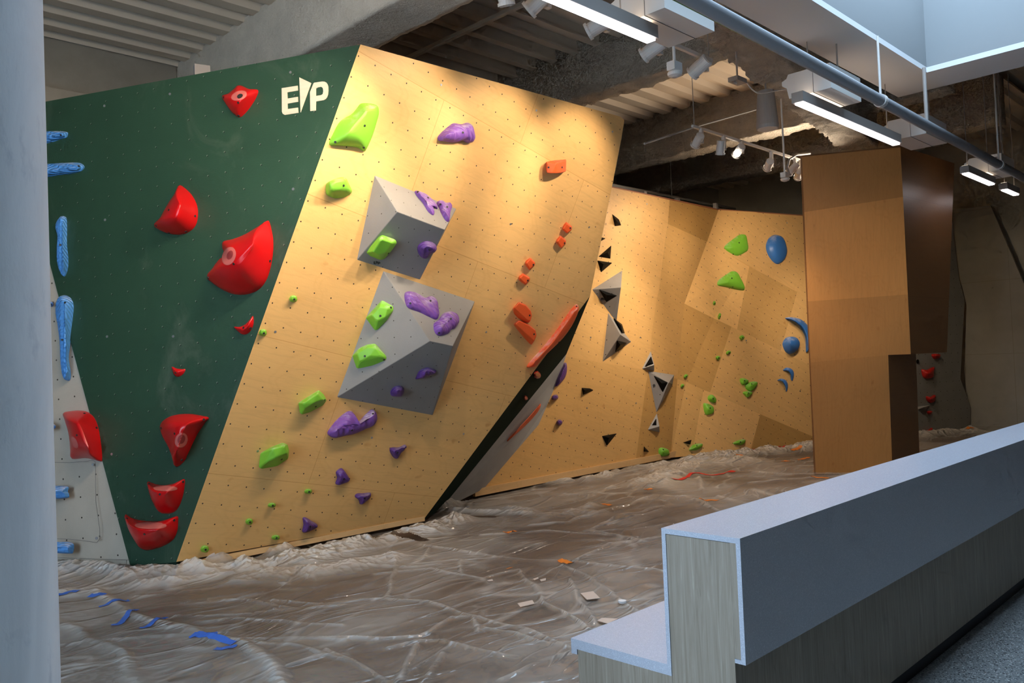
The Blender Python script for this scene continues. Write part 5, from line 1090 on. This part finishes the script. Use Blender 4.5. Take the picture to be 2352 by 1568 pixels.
# tape, paper scraps
def tape(name, label, cat, group, pts, w_, mat):
    p3 = [Zp(*q, .03) for q in pts]; p3 = catmull(p3, 4)[:4*(len(p3)-1)+1] if len(p3) > 2 else p3
    vs, fs = [], []
    for i, p in enumerate(p3):
        t = nor((p3[min(i+1, len(p3)-1)]-p3[max(i-1, 0)])*V(1, 1, 0)); s_ = np.cross(UP, t)
        jit = 1+.12*math.sin(i*2.3)
        for sg in (-1, 1):
            q = p+s_*sg*w_*.5*jit; vs.append(V(q[0], q[1], hz_(q[0], q[1])+.009+.003*math.sin(i*1.7)))
    n_ = len(vs); vs += [v-UP*.0015 for v in vs]
    fs = [(2*i, 2*i+1, 2*i+3, 2*i+2) for i in range(n_//2-1)]; fs += [tuple(j+n_ for j in reversed(f)) for f in fs]
    fs += [(2*i, 2*i+2, 2*i+2+n_, 2*i+n_) for i in range(n_//2-1)]+[(2*i+1, 2*i+3, 2*i+3+n_, 2*i+1+n_) for i in range(n_//2-1)]
    return tag(mk(name, vs, fs, mat), label, cat, group)
TB = simple('blue_masking_tape', (.05, .15, .55), .6); TO = simple('orange_tape', (.80, .22, .02), .6); TR = simple('red_tape', (.62, .02, .02), .5)
gb_ = 'blue tape strips joining two plastic sheets'
for lab, pts in [('blue tape strip nearest the round pillar', [(185, 705), (260, 690), (325, 688)]), ('blue tape strip second from the round pillar', [(410, 705), (470, 707), (530, 703)]), ('thin blue tape strip third from the pillar', [(500, 783), (560, 765), (640, 752), (700, 738)]),
    ('S shaped blue tape strip, fourth from the pillar', [(600, 912), (650, 900), (710, 835), (762, 815)]), ('bent blue tape strip, fifth from the pillar', [(805, 948), (870, 925), (930, 890), (980, 875)]), ('blue tape strip crossing another at its upper end', [(1185, 1022), (1230, 1003), (1300, 1012), (1345, 995)]), ('long diagonal blue tape strip along the sheet joint', [(1190, 1010), (1290, 1025), (1370, 1045), (1490, 1078)]), ('lowest blue tape strip at the end of joint', [(1355, 1110), (1430, 1104), (1505, 1090)])]:
    tape('tape_strip', lab, 'tape', gb_, [f17(q) for q in pts], .045, TB)
go_ = 'orange tape scraps on the plastic'
for lab, mp, pts in [('orange scrap on plastic left of the red tape', g6_f, [(335, 690), (365, 694), (398, 696)]), ('longest orange scrap right behind the stone counter edge', g6_f, [(1215, 660), (1290, 655), (1362, 655)]), ('orange scrap below the heaped plastic', g6_f, [(1548, 274), (1575, 272), (1602, 276)]), ('orange scrap left of another near the column', g6_f, [(1957, 308), (1980, 304), (2007, 304)]),
    ('slanted orange scrap nearest the column foot on the left', g6_f, [(2100, 290), (2140, 282), (2182, 270)]), ('orange scrap against the heaped plastic near column', g6_f, [(2040, 226), (2080, 216), (2118, 208)]), ('orange tape stub at the column foot', g6_f, [(2238, 400), (2268, 398), (2300, 396)]), ('thin orange tape trailing from the column foot', g6_f, [(2220, 448), (2290, 455), (2352, 455)]),
    ('curled orange scrap in the middle of the floor', g3_f, [(1210, 364), (1240, 356), (1275, 348)]), ('orange scrap on the long crease mid floor', g3_f, [(1580, 548), (1610, 552), (1648, 560)]), ('tiny orange scrap mid floor left of the crease one', g3_f, [(1228, 592), (1242, 594)]), ('orange scrap among the pale plastic behind mid floor', g3_f, [(1870, 165), (1892, 166), (1915, 170)]), ('faint orange scrap near back wall foot', g6_f, [(725, 570), (745, 568), (760, 572)]), ('orange scrap beyond the column at end wall foot', f16, [(330, 1528), (345, 1525), (360, 1524)])]:
    tape('tape_scrap', lab, 'tape', go_, [mp(q) for q in pts], .07, TO)
for lab, pts in [('long wavy red tape on the rumpled plastic', [(990, 492), (1060, 480), (1120, 435), (1200, 418), (1290, 432), (1400, 420), (1500, 400)]), ('short red tape on the heaped plastic', [(1650, 195), (1670, 215), (1700, 242)]), ('faint red tape at the left of the heaped plastic', [(1120, 250), (1150, 252), (1188, 250)]), ('small red tape right in the heaped plastic', [(1930, 215), (1950, 205), (1975, 200)])]:
    tape('tape_strip', lab, 'tape', 'red tape strips on the plastic', [g6_f(q) for q in pts], .06, TR)
MP = simple('off_white_paper', (.62, .50, .42), .8)
for lab, q4_ in [('cream paper scrap left of another on the plastic', [(1290, 846), (1390, 824), (1405, 848), (1310, 870)]), ('square cream paper scrap nearer the stone counter', [(1715, 782), (1800, 768), (1848, 815), (1760, 825)]), ('cream paper scrap partly behind the seat edge', [(1828, 965), (1860, 947), (1970, 952), (1900, 985)]), ('tiny white scrap beside a crease mid floor', [(1395, 680), (1430, 668), (1432, 678), (1405, 688)]), ('tiny white crumpled scrap right of another mid floor', [(1440, 685), (1482, 675), (1480, 690), (1450, 697)]), ('tiny pale scrap at a dark fold mid floor', [(1085, 692), (1120, 684), (1125, 695), (1095, 699)])]:
    pp_ = [Zp(*g3_f(q), .02) for q in q4_]; z_ = max(hz_(p[0], p[1]) for p in pp_)+.006
    vs = [V(p[0], p[1], z_+k) for k in (0, .004) for p in pp_]
    tag(mk('paper_scrap', vs, [(0, 1, 2, 3), (4, 5, 6, 7), (0, 1, 5, 4), (1, 2, 6, 5), (2, 3, 7, 6), (3, 0, 4, 7)], MP), lab, 'paper', 'paper scraps on the plastic')
p_ = Zp(*g3_f((1998, 840)), .02); z_ = hz_(p_[0], p_[1])+.004; vs, fs = tube([V(p_[0], p_[1], z_), V(p_[0], p_[1], z_+.016)], .03, 20)
tag(mk('bottle_cap', vs, fs, simple('white_plastic', (.8, .82, .85), .4)), 'small round white cap on the plastic near the stone seat', 'cap')
# ---------------------------------------------------------------- daylight and camera
wd_ = bpy.data.worlds.new('sky'); bpy.context.scene.world = wd_; wd_.use_nodes = True
bg = wd_.node_tree.nodes['Background']; bg.inputs[0].default_value = (.56, .77, 1.0, 1); bg.inputs[1].default_value = SKY = 10.
def portal(c, u, v_, su, sv):
    l = bpy.data.lights.new('daylight_portal', 'AREA'); l.shape = 'RECTANGLE'; l.size = su; l.size_y = sv; l.cycles.is_portal = True
    o = bpy.data.objects.new('daylight_portal', l); COL.objects.link(o); n_ = np.cross(u, v_)
    o.matrix_world = Matrix(((u[0], v_[0], n_[0], c[0]), (u[1], v_[1], n_[1], c[1]), (u[2], v_[2], n_[2], c[2]), (0, 0, 0, 1)))
portal(W(A_0-.05, 3.1, 2.8), D2, UP, 3.4, 4.4); portal(W(6.55, 2.35, 7.02), D1, D2, 7.1, 1.7)
cam = bpy.data.cameras.new('camera'); co_ = bpy.data.objects.new('camera', cam); COL.objects.link(co_)
cam.sensor_width = 36; cam.lens = F/2352*36; cam.clip_start = .05; cam.clip_end = 200
co_.matrix_world = Matrix(((M[0][0], M[0][1], M[0][2], O[0]), (M[1][0], M[1][1], M[1][2], O[1]), (M[2][0], M[2][1], M[2][2], O[2]), (0, 0, 0, 1)))
sc = bpy.context.scene; sc.camera = co_
sc.view_settings.view_transform = 'Standard'; sc.view_settings.look = 'None'; sc.view_settings.gamma = 1; sc.view_settings.use_curve_mapping = False
sc.view_settings.exposure = .22
sc.cycles.max_bounces = 4; sc.cycles.diffuse_bounces = 3; sc.cycles.glossy_bounces = 2; sc.cycles.transparent_max_bounces = 5; sc.cycles.use_adaptive_sampling = True; sc.cycles.adaptive_threshold = .06; sc.cycles.adaptive_min_samples = 12; sc.cycles.sample_clamp_indirect = 6.; sc.cycles.caustics_reflective = False; sc.cycles.caustics_refractive = False
